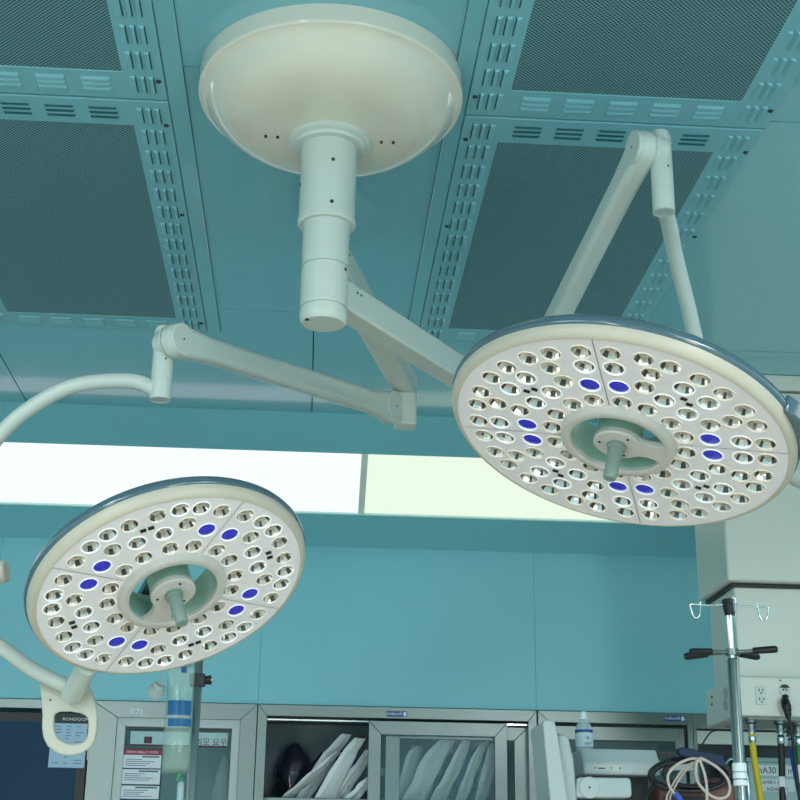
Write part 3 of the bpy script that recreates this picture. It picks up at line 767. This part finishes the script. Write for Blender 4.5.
for n_, a, b in (('label', (168.5, 701), (191, 716)), ('label', (168.5, 719), (191, 727.5))):
    p, q = bagpt(*a), bagpt(*b)
    bm = bm_new(); G = 6; vv = []
    for i in range(G + 1):
        u = (p.x + (q.x - p.x) * i / G - x0) / (x1 - x0); yy = YBAG - .019 * math.sin(math.pi * max(.02, min(.98, u))) ** .6 - .0022
        vv.append((bm.verts.new((p.x + (q.x - p.x) * i / G, yy, p.z)), bm.verts.new((p.x + (q.x - p.x) * i / G, yy, q.z))))
    for k in range(G): bm.faces.new([vv[k][0], vv[k][1], vv[k + 1][1], vv[k + 1][0]])
    obj(n_, bm, M['bagl'], tb, ang=180)
p = bagpt(184, 670); bm = bm_new(); box(bm, p.x - .006, p.x + .006, YBAG - .006, YBAG + .006, p.z - .007, p.z + .007); obj('port_cap', bm, M['badge'], tb, bevel=.002)
p = bagpt(178.5, 776)
bm = bm_new(); cyl(bm, (p.x, YBAG, p.z + .006), (p.x, YBAG, p.z - .012), .004, n=12); obj('outlet_tube', bm, M['bagc'], tb)
a = bagpt(177.5, 775.5); b = bagpt(181, 779)
bm = bm_new(); box(bm, a.x - .005, a.x + .002, YBAG - .005, YBAG + .005, a.z - .005, a.z + .004); box(bm, b.x - .006, b.x + .006, YBAG - .006, YBAG + .006, b.z - .006, b.z + .004); obj('clip', bm, M['green'], tb, bevel=.001)
p = bagpt(181, 783)
bm = bm_new(); lathe(bm, [(0, .006), (.005, .005), (.0075, -.004), (.0085, -.006), (.0085, -.06), (.006, -.07), (.002, -.075), (.002, -.35)], (p.x, YBAG, p.z), (0, 0, 1), 18); obj('drip_chamber', bm, M['bottle'], tb)
# white ribbed cap beside the bag
p = at(157, 690, 3.43); d = V((.45, -.55, .75)).normalized()
tw = thing('tube_cap', 'white ribbed cup-shaped cap hanging beside the clear fluid bag', 'cap', tuple(p))
bm = bm_new(); lathe(bm, [(0, -.018), (.018, -.018), (.0215, -.012), (.022, -.006), (.0195, -.004), (.0195, 0), (.0205, .003), (.017, .006), (.0145, .006), (.0145, .016), (.012, .018), (.0105, .016), (.0105, -.002), (0, -.002)], p, d, 32); obj('cap_body', bm, M['plastic'], tw)
bm = bm_new(); tube(bm, [p + V((.012, .01, .01)), p + V((.008, .018, .06)), p + V((.02, .03, .17))], .0012, 8); obj('cord', bm, M['wirew'], tw)

# ------------------------------------------------------------------ built-in stainless cabinets
YC0 = 4.985
def fx(px, py=715): return at(px, py, YC0).x
def fz(px, py): return at(px, py, YC0).z
ZT = 2.108
def cab_shell(t, x0, x1, shelf=None, inside=None, depth=.42):
    m = inside or M['cabin']; bm = bm_new(); y1 = YC0 + depth
    box(bm, x0 + .012, x0 + .022, YC0 + .02, y1, .08, ZT - .012); box(bm, x1 - .022, x1 - .012, YC0 + .02, y1, .08, ZT - .012)
    box(bm, x0 + .012, x1 - .012, y1, y1 + .01, .08, ZT - .012); box(bm, x0 + .012, x1 - .012, YC0 + .02, y1, ZT - .02, ZT - .012); box(bm, x0 + .012, x1 - .012, YC0 + .02, y1, .07, .08)
    obj('carcass', bm, m, t, smooth=False)
    for z in shelf or ():
        bm = bm_new(); box(bm, x0 + .024, x1 - .024, YC0 + .035, y1 - .002, z - .02, z); obj('shelf', bm, M['steel'], t, bevel=.002)
def mitre(t, x0, x1, z0, z1, wl, wt, y0, y1, name='door_frame', m=None, wr=None, wb=None):
    """four mitred rails round an opening"""
    wr = wl if wr is None else wr; wb = wt if wb is None else wb; m = m or M['steel']
    O = [(x0, z1), (x1, z1), (x1, z0), (x0, z0)]; I = [(x0 + wl, z1 - wt), (x1 - wr, z1 - wt), (x1 - wr, z0 + wb), (x0 + wl, z0 + wb)]
    bm = bm_new()
    for k in range(4):
        j = (k + 1) % 4
        prism(bm, [(O[k][0], y0, O[k][1]), (O[j][0], y0, O[j][1]), (I[j][0], y0, I[j][1]), (I[k][0], y0, I[k][1])], (0, y1 - y0, 0))
    o = obj(name, bm, m, t, bevel=.0015); return o

# unit with dark screen
t = thing('wall_screen', 'large dark wall screen with a taped paper, behind the loop handle', 'screen', (-1.3, YC0, 1.6))
X0, X1 = -1.75, -.744
mitre(t, X0 - .03, X1 + .03, 1.0, ZT, .03, fz(90, 705) - fz(90, 713) + .004, YC0 - .004, YC0 + .03, 'surround', wr=.028)
bm = bm_new(); box(bm, X0, X1, YC0 + .002, YC0 + .06, 1.03, fz(90, 713)); obj('bezel', bm, M['black'], t, bevel=.003)
bm = bm_new(); box(bm, X0 + .04, fx(80.5), YC0 - .0005, YC0 + .01, 1.07, fz(60, 722)); obj('screen', bm, M['screen'], t, smooth=False)
text('brand_text', 'ROHDOON', .0138, tuple(at(76, 719.3, YC0 + .0005)), M['txt'], t, sx=1.25)
p, q2 = at(87.8, 748, YC0 - .004), at(90, 760, YC0 - .004)
bm = bm_new(); box(bm, p.x, q2.x, YC0 - .006, YC0 + .003, q2.z, p.z); obj('sticker', bm, M['paper'], t, smooth=False)
a, b = at(52, 723, YC0 - .003), at(84, 768, YC0 - .003)
tp = thing('taped_paper', 'pale blue printed sheet taped to the dark screen, seen through the loop handle', 'paper sheet', ((a.x + b.x) / 2, YC0 - .003, (a.z + b.z) / 2))
bm = bm_new(); box(bm, a.x, b.x, YC0 - .0022, YC0 - .001, b.z, a.z); obj('sheet', bm, M['paperb'], tp, smooth=False)
bm = bm_new(); random.seed(3)
for r in range(13):
    z = a.z - (a.z - b.z) * (.06 + .9 * r / 13)
    for c0, c1 in ((.08, .3), (.42, .58), (.68, .94)):
        if random.random() < .8: box(bm, a.x + (b.x - a.x) * c0, a.x + (b.x - a.x) * (c0 + (c1 - c0) * random.uniform(.5, 1)), YC0 - .0026, YC0 - .002, z - .0028, z)
obj('print_lines', bm, M['ink'], tp, smooth=False)

# glass door unit with notices
x0, x1 = -.741, -.172
t = thing('steel_cabinet', 'built-in steel cabinet with notices on its glass door, behind the fluid bag', 'cabinet', ((x0 + x1) / 2, YC0, 0), 'built-in steel cabinets')
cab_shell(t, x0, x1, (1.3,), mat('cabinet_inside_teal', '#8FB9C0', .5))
ia, ib = fx(118), fx(241); it = fz(180, 719)
mitre(t, x0, x1 - .001, .05, ZT, ia - x0, ZT - it, YC0 - .008, YC0 + .03, 'face_frame', wr=x1 - ib)
da, db_, dt = fx(116.5), fx(242.5), fz(180, 717.5)
mitre(t, da, db_, .1, dt, .034, .034, YC0 - .002, YC0 + .025, 'glass_door', M['plastic'])
dr = [o for o in t.children if o.name.startswith('glass_door')][0]
bm = bm_new(); box(bm, da + .03, db_ - .03, YC0 + .010, YC0 + .014, .12, dt - .03); obj('pane', bm, M['glass'], dr, smooth=False)
bm = bm_new(); box(bm, da + .034, db_ - .034, YC0 + .003, YC0 + .009, dt - .043, dt - .036); obj('top_seal', bm, M['dark'], dr, smooth=False)
p = at(136.5, 711.5, YC0 - .0085); bm = bm_new(); box(bm, p.x - .021, p.x + .021, YC0 - .0095, YC0 - .007, p.z - .0085, p.z + .0085); o = obj('number_plate', bm, M['paper'], t, bevel=.001)
text('number', 'OR-2', .014, (p.x, YC0 - .0098, p.z), M['ink'], o)
YP = YC0 + .0085
a, b = at(131, 731, YP), at(227, 747.5, YP)
nb = thing('door_banner', 'pale banner with dark red lettering across the top of the glass door', 'notice', ((a.x + b.x) / 2, YP, (a.z + b.z) / 2))
bm = bm_new(); box(bm, a.x, b.x, YP - .0008, YP + .0008, b.z, a.z); obj('banner_card', bm, mat('banner_card', '#A8C9CF', .5), nb, smooth=False)
bm = bm_new(); box(bm, a.x, b.x, YP - .0014, YP - .0006, b.z, b.z + .005); obj('red_line', bm, M['dred'], nb, smooth=False)
p = at(148, 740, YP - .001); bm = bm_new(); box(bm, p.x - .0135, p.x + .0135, YP - .0014, YP - .0006, p.z - .0115, p.z + .0115); o = obj('dark_square', bm, M['black'], nb, smooth=False)
text('square_mark', '日', .016, (p.x, YP - .0018, p.z), M['red'], o)
text('lettering', '의모 요우', .028, tuple(at(211, 742.5, YP - .0012)), M['dred'], nb, sx=1.0)
a, b = at(122.5, 748.5, YP), at(159.5, 803, YP)
np_ = thing('safety_notice', 'printed notice with a red heading and three boxes on the glass door', 'notice', ((a.x + b.x) / 2, YP, (a.z + b.z) / 2))
bm = bm_new(); box(bm, a.x, b.x, YP - .0008, YP + .0008, b.z, a.z); obj('sheet', bm, M['navy'], np_, smooth=False)
W_, H_ = b.x - a.x, a.z - b.z
bm = bm_new(); box(bm, a.x + W_ * .02, b.x - W_ * .02, YP - .0013, YP - .0006, a.z - H_ * .10, a.z - H_ * .015); obj('heading', bm, M['red'], np_, smooth=False)
text('heading_text', 'лоок мвц о лоок', .0125, (a.x + W_ * .5, YP - .0016, a.z - H_ * .058), M['txt'], np_, sx=1.1)
for k, (v0, v1) in enumerate(((.115, .36), (.385, .66), (.69, .93))):
    bm = bm_new(); box(bm, a.x + W_ * .03, b.x - W_ * .03, YP - .0013, YP - .0006, a.z - H_ * v1, a.z - H_ * v0); o = obj('text_box', bm, M['paper'], np_, smooth=False)
    bm = bm_new()
    box(bm, a.x + W_ * (.5 - .06 * k), b.x - W_ * .08, YP - .0017, YP - .0012, a.z - H_ * (v0 + .045), a.z - H_ * (v0 + .02))
    obj('box_title', bm, M['dark'], o, smooth=False)
    bm = bm_new()
    for r in range(4): box(bm, a.x + W_ * .1, a.x + W_ * (.5 + .1 * ((r * 7 + k) % 4)), YP - .0017, YP - .0012, a.z - H_ * (v0 + .09 + .038 * r), a.z - H_ * (v0 + .077 + .038 * r))
    obj('print_lines', bm, M['ink'], o, smooth=False)
# plastic bag hanging inside the glass door
def crumple(name, label, cat, cx, cy, zt, zb, w, d, m, seed, parent_shape=None, group=None):
    t = thing(name, label, cat, (cx, cy, zb), group); bm = bm_new(); N, Q = 14, 12; rings = []
    for j in range(Q + 1):
        v = j / Q; z = zb + (zt - zb) * v; f = math.sin(math.pi * min(.97, .12 + .55 * v + .3 * v * v)) ** .6 * (1 - .35 * v)
        rings.append([bm.verts.new((cx + w * f * math.cos(2 * math.pi * i / N) * (1 + .35 * noise.noise(V((i * .9, j * .5, seed)))), cy + d * f * math.sin(2 * math.pi * i / N) * (1 + .3 * noise.noise(V((i, j * .7, seed + 5)))), z + .012 * noise.noise(V((i * .6, j, seed + 9))) * (0 < j))) for i in range(N)])
    for p, q in zip(rings, rings[1:]):
        for i in range(N): bm.faces.new([p[i], p[(i + 1) % N], q[(i + 1) % N], q[i]])
    bm.faces.new(rings[0][::-1]); bm.faces.new(rings[-1])
    obj('bag_body', bm, m, t, ang=15); return t
crumple('plastic_bag', 'crumpled clear plastic bag behind the glass door, right of the fluid bag', 'plastic bag', fx(226), YC0 + .115, fz(226, 752), 1.662, .05, .045, mat('clear_grey_bag', '#9FB7BC', .1, alpha=.6, spec=.9), 3)
bm = bm_new(); box(bm, fx(205), fx(240), YC0 + .03, YC0 + .19, 1.64, 1.66); obj('shelf', bm, M['steel'], [o for o in COL.objects if o.get('label', '').startswith('built-in steel cabinet with notices')][0], smooth=False)

# open sliding door unit with pouches
x0, x1 = -.172, .806
t = thing('steel_cabinet', 'built-in steel cabinet with half-open sliding glass door and sterile pouches', 'cabinet', ((x0 + x1) / 2, YC0, 0), 'built-in steel cabinets')
SH = fz(300, 797)
cab_shell(t, x0, x1, (SH, 1.3))
ia, ib, it = fx(267), fx(528), fz(400, 719)
mitre(t, x0 + .001, x1 - .001, .05, ZT, ia - x0, ZT - it, YC0 - .008, YC0 + .03, 'face_frame', wr=x1 - ib)
bm = bm_new(); box(bm, ia, ib, YC0 + .012, YC0 + .05, it - .012, it - .007); obj('door_track', bm, M['chrome'], t, smooth=False)
def slide(px0, px1, py, yy, st, name='sliding_door'):
    X0_, X1_ = at(px0, py, yy).x, at(px1, py, yy).x; zt = at((px0 + px1) / 2, py, yy).z
    o = mitre(t, X0_, X1_, .07, zt, st, .047, yy, yy + .02, name)
    bm = bm_new(); box(bm, X0_ + st - .005, X1_ - st + .005, yy + .008, yy + .012, .1, zt - .042); obj('pane', bm, M['glass'], o, smooth=False); return o
slide(369, 507, 722, YC0 + .004, .044)
slide(386, 528, 726, YC0 + .030, .050)
def badge(t, px, py, yy):
    p = at(px, py, yy); bm = bm_new(); box(bm, p.x - .036, p.x + .036, yy - .0012, yy + .001, p.z - .0095, p.z + .0095); o = obj('badge', bm, M['badge'], t, smooth=False)
    text('badge_text', 'indosoft', .0165, (p.x - .008, yy - .0016, p.z + .001), M['txt'], o)
    bm = bm_new(); box(bm, p.x + .022, p.x + .033, yy - .0018, yy - .001, p.z - .007, p.z + .007); obj('badge_mark', bm, M['paper'], o, smooth=False)
badge(t, 397, 714, YC0 - .008)
# pouches leaning on the shelf
def pouch(label, b, tpx, yy, wx, wy, mats, seed, th=.012, group='sterile pouches leaning on the cabinet shelf'):
    B = at(b[0], 790, yy); B.z = SH + .001; T = at(tpx[0], tpx[1], yy)
    t = thing('sterile_pouch', label, 'pouch', tuple(B), group)
    wv = V((wx, wy, 0)); up = T - B; nr = up.cross(wv).normalized()
    if nr.y > 0: nr = -nr
    bm = bm_new(); N, Q = 6, 10; g = {}
    for s in (0, 1):
        for i in range(N + 1):
            for j in range(Q + 1):
                u, v = i / N - .5, j / Q; e = min(1, 4 * min(.5 - abs(u), v + .05, 1 - v) * 2)
                bul = th * (e * .9 + .08) * (.5 + .5 * math.sin(math.pi * v)) + .013 * noise.noise(V((u * 5, v * 7, seed))) * .45
                p = B + wv * u * (1 - .35 * v ** 4) * (1 + .10 * noise.noise(V((v * 3, seed, 1)))) + up * v + nr * (bul if s == 0 else -bul * .5) + V((1, .3, 0)) * (.016 * max(0, v - .72) * math.sin(seed * 5) * 4 + .007 * noise.noise(V((u * 4, v * 5, seed + 2))))
                if j == 0: p.z = SH + .001
                elif p.z < SH + .002: p.z = SH + .002
                g[s, i, j] = bm.verts.new(p)
    for s in (0, 1):
        for i in range(N):
            for j in range(Q): bm.faces.new([g[s, i, j], g[s, i + 1, j], g[s, i + 1, j + 1], g[s, i, j + 1]]).material_index = s
    for j in range(Q):
        for i in (0, N): bm.faces.new([g[0, i, j], g[0, i, j + 1], g[1, i, j + 1], g[1, i, j]])
    for i in range(N):
        for j in (0, Q): bm.faces.new([g[0, i, j], g[1, i, j], g[1, i + 1, j], g[0, i + 1, j]])
    obj('pouch_body', bm, mats, t, ang=16)
WB, BB, WW = [M['pouchw'], M['pouchb']], [M['pouchb'], M['pouchw']], [M['pouchw'], M['pouchw']]
yy = YC0 + .16
pouch('dark navy pouch leaning beside the slumped dark bag in the open cabinet', (286, 0), (328, 753), YC0 + .26, .05, .06, [M['pouchd'], M['pouchb']], 2.0, .014)
pouch('long low white pouch, leftmost white one in the open cabinet', (287, 0), (338, 752), YC0 + .09, .035, .05, WB, 3.1, .007)
pouch('blue pouch between the two long white pouches in the open cabinet', (308, 0), (341, 750), YC0 + .20, .06, .05, BB, 4.7, .012)
pouch('white pouch with folded top reaching highest in the open cabinet', (303, 0), (343, 734), YC0 + .145, .055, .04, WW, 5.2, .008)
pouch('broad white pouch with pointed top in the middle of the open cabinet', (325, 0), (357, 738), YC0 + .06, .065, .05, WW, 6.4, .010)
pouch('bright blue pouch behind the rightmost white pouches in the open cabinet', (334, 0), (366, 752), YC0 + .24, .055, .06, BB, 7.9)
pouch('white pouch beside the door stile in the open cabinet', (338, 0), (370, 750), YC0 + .12, .05, .04, WW, 8.8, .008)
pouch('short white pouch lying low against the door stile in the open cabinet', (352, 0), (382, 768), YC0 + .07, .05, .03, WW, 9.3, .008)
pouch('white pouch nearest the left edge of the sliding glass pane', (402, 0), (415, 746), YC0 + .12, .06, .08, WB, 10.2, .010)
pouch('wide pale pouch leaning behind the left half of the glass pane', (414, 0), (444, 738), YC0 + .10, .085, .05, WW, 11.5, .012)
pouch('blue pouch in the middle behind the sliding glass pane', (436, 0), (458, 742), YC0 + .24, .09, .06, BB, 12.2, .014)
pouch('long white pouch leaning in the middle behind the glass pane', (438, 0), (470, 738), YC0 + .10, .05, .04, WW, 13.7, .009)
pouch('blue pouch right of the middle behind the sliding glass pane', (462, 0), (477, 743), YC0 + .22, .07, .06, BB, 14.1)
pouch('narrow white pouch in the right half behind the glass pane', (460, 0), (483, 741), YC0 + .11, .045, .04, WB, 15.6, .009)
pouch('white pouch at the right end behind the sliding glass pane', (481, 0), (494, 744), YC0 + .13, .05, .05, WB, 16.9, .009)
tb2 = crumple('dark_bag', 'crumpled dark bag slumped at the left end of the open cabinet shelf', 'bag', at(294, 780, YC0 + .34).x, YC0 + .34, at(300, 744, YC0 + .34).z, SH + .001, .075, .035, M['pouchd'], 8)

# unit behind the white machine
x0, x1 = .808, 1.36
t = thing('steel_cabinet', 'built-in steel cabinet with dark glass, behind the small clear bottle', 'cabinet', ((x0 + x1) / 2, YC0, 0), 'built-in steel cabinets')
cab_shell(t, x0, x1, (1.55,))
mitre(t, x0 + .001, x1, .05, ZT, fx(548) - x0, ZT - fz(620, 724), YC0 - .008, YC0 + .03, 'face_frame', wr=.02)
slide(552, 684, 727, YC0 + .004, .034)
badge(t, 675, 718.5, YC0 - .008)
# open shelf unit with labelled bins
x0, x1 = 1.362, 2.3
t = thing('shelf_unit', 'open steel shelf unit below and behind the supply pendant', 'shelf unit', ((x0 + x1) / 2, YC0, 0))
cab_shell(t, x0, x1, (1.775, 1.2))
mitre(t, x0, x1, .05, ZT, .012, ZT - fz(700, 729), YC0 - .006, YC0 + .03, 'face_frame')
bm = bm_new(); box(bm, x0 + .012, x1 - .012, YC0 + .002, YC0 + .02, fz(715, 744), fz(715, 731)); obj('fascia', bm, M['white'], t, smooth=False)
bm_ = at(746, 757, YC0 + .04); xa = bm_.x; xb = xa + .26; zt = bm_.z
t = thing('storage_bin', 'pale storage bin with handwritten labels on the shelf behind the gas hoses', 'storage bin', ((xa + xb) / 2, YC0 + .15, 1.776))
yb = YC0 + .04
bm = bm_new(); box(bm, xa + .006, xb - .006, yb + .006, yb + .28, 1.776, zt - .014); obj('bin_body', bm, M['bin'], t, bevel=.005)
bm = bm_new(); box(bm, xa, xb, yb, yb + .29, zt - .018, zt); obj('lid', bm, M['binlid'], t, bevel=.004)
for k, (ya, yb_) in enumerate(((765, 776.5), (778.5, 792))):
    p, q = at(757.5, ya, yb + .005), at(795, yb_, yb + .005)
    bm = bm_new(); box(bm, p.x, q.x, yb + .0035, yb + .0062, q.z, p.z); o = obj('label_card', bm, M['paper'], t, smooth=False)
    z = (p.z + q.z) / 2
    if k == 0: text('label_text', 'mA30 O m', .030, ((p.x + q.x) / 2 - .005, yb + .0032, z), M['dark'], o)
    else:
        text('label_text', 'avS6-t oo', .019, ((p.x + q.x) / 2 - .012, yb + .0032, z + .010), M['dark'], o)
        text('label_text', 'ln2mL 2ul', .019, ((p.x + q.x) / 2 + .002, yb + .0032, z - .013), M['dark'], o)

# ------------------------------------------------------------------ white anaesthesia machine, bottle and cables
t = thing('anaesthesia_machine', 'white anaesthesia machine with tall side panels, swing arm and tray, bottom right', 'medical machine', (.9, 3.9, 0))
def mx(px, Y): return at(px, 770, Y).x
bm = bm_new(); box(bm, mx(578, 3.8), mx(742, 3.7), 3.66, 4.12, .12, 1.70); obj('body', bm, M['plastic'], t, bevel=.012)
for px_, yq in ((590, 3.70), (735, 3.70), (590, 4.08), (735, 4.08)):
    xx = mx(px_, 3.75); bm = bm_new(); cyl(bm, (xx - .02, yq, .06), (xx + .02, yq, .06), .06, n=24); obj('wheel', bm, M['black'], t)
    bm = bm_new(); box(bm, xx - .025, xx + .025, yq - .025, yq + .025, .07, .13); obj('castor_fork', bm, M['dark'], t, bevel=.004)
def slab(name, pts, yq, dep, bev):
    bm = bm_new(); prism(bm, [tuple(at(px, py, yq)) for px, py in pts], (0, dep, 0)); return obj(name, bm, M['plastic'], t, bevel=bev, bseg=3)
slab('side_panel', [(542.5, 722), (545, 719.5), (552, 719.5), (555, 721.5), (558, 735), (568, 800), (574, 850), (562, 850), (550, 800)], 3.56, .2, .006)
slab('side_panel', [(556.5, 735), (560, 733.6), (566, 734), (569, 738), (574, 760), (577.5, 800), (580, 850), (566, 850), (561, 780)], 3.60, .3, .008)
p0, p1 = at(579, 752, 3.85), at(661, 756, 3.85)
ztop = at(620, 752, 3.85).z; zm = at(620, 763, 3.74).z; zl = at(620, 775, 3.74).z
xa, xb = at(583, 760, 3.74).x, at(660, 760, 3.74).x
bm = bm_new(); prism(bm, [(xa, 3.74, zl), (xa, 3.74, zm), (xa, 3.775, ztop), (xa, 4.08, ztop), (xa, 4.08, zl)], (xb - xa, 0, 0)); o = obj('tray', bm, M['plastic'], t, bevel=.005)
bm = bm_new(); box(bm, at(594, 768, 3.739).x, at(622, 768, 3.739).x, 3.7385, 3.741, at(600, 770.5, 3.739).z, at(600, 764.8, 3.739).z); lp = obj('label_plate', bm, M['white'], o, smooth=False)
bm = bm_new()
for a, b_ in ((595, 596), (598, 605.5), (611, 612), (619.5, 621)):
    box(bm, at(a, 768, 3.738).x, at(b_, 768, 3.738).x, 3.738, 3.739, at(600, 768.8, 3.738).z, at(600, 766.8 if b_ - a < 2 else 767.6, 3.738).z)
obj('label_print', bm, M['dark'], lp, smooth=False)
bm = bm_new(); box(bm, xa + .02, xb - .02, 3.80, 4.06, 1.69, zl + .002); obj('tray_support', bm, M['dark'], t, smooth=False)
slab('swing_arm', [(577, 779), (580, 777.2), (628, 777.8), (631, 780), (632, 795), (630, 797.5), (578, 797.5), (576, 795)], 3.60, .045, .004)
p = at(589.5, 787.5, 3.598)
bm = bm_new(); lathe(bm, [(0, .0015), (.0255, .0015), (.0265, .0002), (.0265, -.004)], p, (0, -1, 0), 40); o = obj('arm_pivot', bm, M['plastic'], t)
bm = bm_new(); cyl(bm, p + V((0, -.001, 0)), p + V((0, -.003, 0)), .0028, n=12); obj('screw', bm, M['dark'], o)
bm = bm_new(); a, b_ = at(657, 753, 3.83), at(692, 753, 3.83); box(bm, a.x, b_.x, 3.825, 3.837, a.z - .005, a.z + .003)
for px_ in (658, 668): q = at(px_, 757, 3.83); box(bm, q.x - .003, q.x + .003, 3.826, 3.836, q.z - .012, a.z)
obj('accessory_rail', bm, M['black'], t, smooth=False)
bm = bm_new(); a = at(668, 764, 3.83); box(bm, xb - .01, at(690, 760, 3.83).x, 3.80, 3.86, a.z - .02, a.z + .006); obj('rail_bracket', bm, M['plastic'], t, bevel=.003)
# bottle
p = at(584.5, 752, 3.84)
t = thing('saline_bottle', 'small clear bottle with a blue banded label on the white machine tray', 'bottle', (p.x, 3.84, ztop))
k = .00287
bm = bm_new(); lathe(bm, [(0, 0), (.0225, 0), (.0235, .004), (.0235, .052), (.021, .064), (.013, .078), (.0105, .082), (.0105, .087), (0, .087)], (p.x, 3.84, ztop + .0005), (0, 0, 1), 32); obj('bottle_body', bm, M['bottle'], t)
bm = bm_new(); lathe(bm, [(.0238, .010), (.0239, .0105), (.0239, .046), (.0238, .0465)], (p.x, 3.84, ztop), (0, 0, 1), 32); lb = obj('bottle_label', bm, mat('bottle_label', '#C6DCE4', .5), t)
bm = bm_new(); lathe(bm, [(.0240, .047), (.0241, .0475), (.0241, .0545), (.0240, .055)], (p.x, 3.84, ztop), (0, 0, 1), 32); obj('blue_band', bm, M['badge'], lb)
bm = bm_new(); lathe(bm, [(.0115, .083), (.0120, .0835), (.0120, .088), (.0085, .091), (.0075, .100), (.0055, .104), (0, .1045)], (p.x, 3.84, ztop), (0, 0, 1), 24); obj('cap', bm, M['cap'], t)
text('label_text', 'ia', .017, (p.x + .004, 3.84 - .0243, ztop + .034), M['ink'], lb); text('label_text', 'un=', .013, (p.x + .006, 3.84 - .0243, ztop + .018), M['ink'], lb)
# maroon device and cable coil on top of the machine
xa, xb = at(658, 780, 3.70).x, at(737, 780, 3.70).x
t = thing('maroon_case', 'worn maroon padded case under the tangled cables', 'case', ((xa + xb) / 2, 3.8, 1.701))
bm = bm_new(); box(bm, xa, xb, 3.70, 3.95, 1.701, 1.775); obj('case_body', bm, M['maroon'], t, bevel=.014, bseg=3)
bm = bm_new(); box(bm, xa + .01, xa + .12, 3.698, 3.703, 1.718, 1.742); obj('dark_strip', bm, M['black'], t, smooth=False)
bm = bm_new(); box(bm, xa + .14, xb - .02, 3.7, 3.9, 1.774, 1.79); obj('vinyl_flap', bm, M['maroon'], t, bevel=.007)
def loop(cx, cy, rx, ry, Y, dep, n=14, w=.004, seed=0, a0=0, a1=2 * math.pi):
    out = []
    for i in range(n + 1):
        a = a0 + (a1 - a0) * i / n
        p = at(cx + rx * math.cos(a), cy + ry * math.sin(a), Y + dep * math.sin(a * .5 + seed)); out.append(p + V((0, 0, w * noise.noise(V((math.cos(a) * 2, math.sin(a) * 2, seed))))))
    return out
t = thing('cable_coil', 'thick black cable coil lying on the maroon case', 'cable coil', tuple(at(690, 770, 3.66)))
for k_, (cx, cy, rx, ry, s) in enumerate(((690, 775, 40, 16, .3), (688, 776, 36, 15, 1.7), (697, 773, 33, 14, 2.9))):
    bm = bm_new(); tube(bm, loop(cx, cy, rx, ry, 3.632 + .012 * k_, .014, seed=s), .0062, 10, k=5); obj('cable_turn', bm, M['hosek'], t)
bm = bm_new(); tube(bm, [at(655, 783, 3.64), at(650, 792, 3.63), at(645, 803, 3.62), at(640, 850, 3.62)], .006, 10); obj('cable_tail', bm, M['hosek'], t)
t = thing('white_cable', 'white looped cable with a blue connector in front of the coil', 'cable', tuple(at(680, 780, 3.555)))
bm = bm_new(); tube(bm, [at(698, 759, 3.555), at(690, 759, 3.555), at(678, 764, 3.555), at(669, 773, 3.555), at(668, 781, 3.555), at(671, 789, 3.555), at(676, 795, 3.555)], .0036, 10); obj('cable', bm, M['wirew'], t)
bm = bm_new(); tube(bm, [at(675, 793, 3.555), at(679, 798, 3.555), at(684, 806, 3.555)], .0075, 12); obj('connector', bm, M['hoseb'], t)
t = thing('white_cable', 'white teardrop loop of cable hanging over the maroon case', 'cable', tuple(at(710, 780, 3.535)))
bm = bm_new(); tube(bm, [at(707, 850, 3.535), at(707, 800, 3.535), at(706.5, 785, 3.535), at(704, 772, 3.535), at(699, 760, 3.535), at(696, 766, 3.535), at(697, 780, 3.535), at(705, 791, 3.535), at(716, 798, 3.535), at(726, 797, 3.535), at(730, 789, 3.535), at(727, 778, 3.535), at(718, 768, 3.535), at(705, 760, 3.535), at(699, 758, 3.535)], .0036, 10); obj('cable', bm, M['wirew'], t)
t = thing('white_cable', 'thin pair of pale wires crossing inside the black coil', 'cable', tuple(at(684, 775, 3.572)))
for o_ in (0, 3.5):
    bm = bm_new(); tube(bm, [at(700 + o_, 760, 3.572), at(688 + o_, 765, 3.572), at(678 + o_, 776, 3.572), at(670 + o_, 790, 3.572), at(666 + o_, 803, 3.572), at(664 + o_, 850, 3.572)], .0024, 8); obj('wire', bm, M['wirew'], t)
t = thing('pressure_cuff', 'folded dark navy cuff lying on top of the cable coil', 'cuff', tuple(at(702, 758, 3.72)))
bm = bm_new(); prism(bm, [tuple(at(*q, 3.585)) for q in ((678.5, 753), (678.5, 749.5), (682, 747.5), (688, 747.5), (700, 751), (724, 755), (726.5, 767), (700, 764.5), (690, 758), (682, 756))], (0, .035, .002)); obj('cuff_body', bm, M['cuff'], t, bevel=.003)
bm = bm_new(); tube(bm, [at(725, 764, 3.60), at(731, 759, 3.60), at(738, 762, 3.60), at(746, 772, 3.64), at(749, 800, 3.64), at(749, 850, 3.64)], .003, 8); obj('cuff_tube', bm, M['chrome'], t)
t = thing('thin_cable', 'thin black cable slanting down from the pendant to the coil', 'cable', tuple(at(705, 740, 4.0)))
bm = bm_new(); tube(bm, [V((1.22, 4.2, 1.968)), at(710, 733, 4.15), at(703, 743, 4.0), at(699, 750, 3.95), at(695, 756, 3.88)], .0026, 8); obj('cable', bm, M['black'], t)
p = at(742, 775, 2.985)
t = thing('pole_tape', 'white tape wrapped round the IV pole in front of the bins', 'tape', (.914, 3.0, p.z))
for z0, z1 in ((763, 772), (772.5, 779), (780, 786)):
    a = at(742, z0, 3.0).z; b_ = at(742, z1, 3.0).z
    bm = bm_new(); lathe(bm, [(.0125, a), (.0148, a - .001), (.0152, b_ + .001), (.0125, b_)], (.915, 3.0, 0), (0, 0, 1), 20); obj('tape_wrap', bm, M['paper'], t)
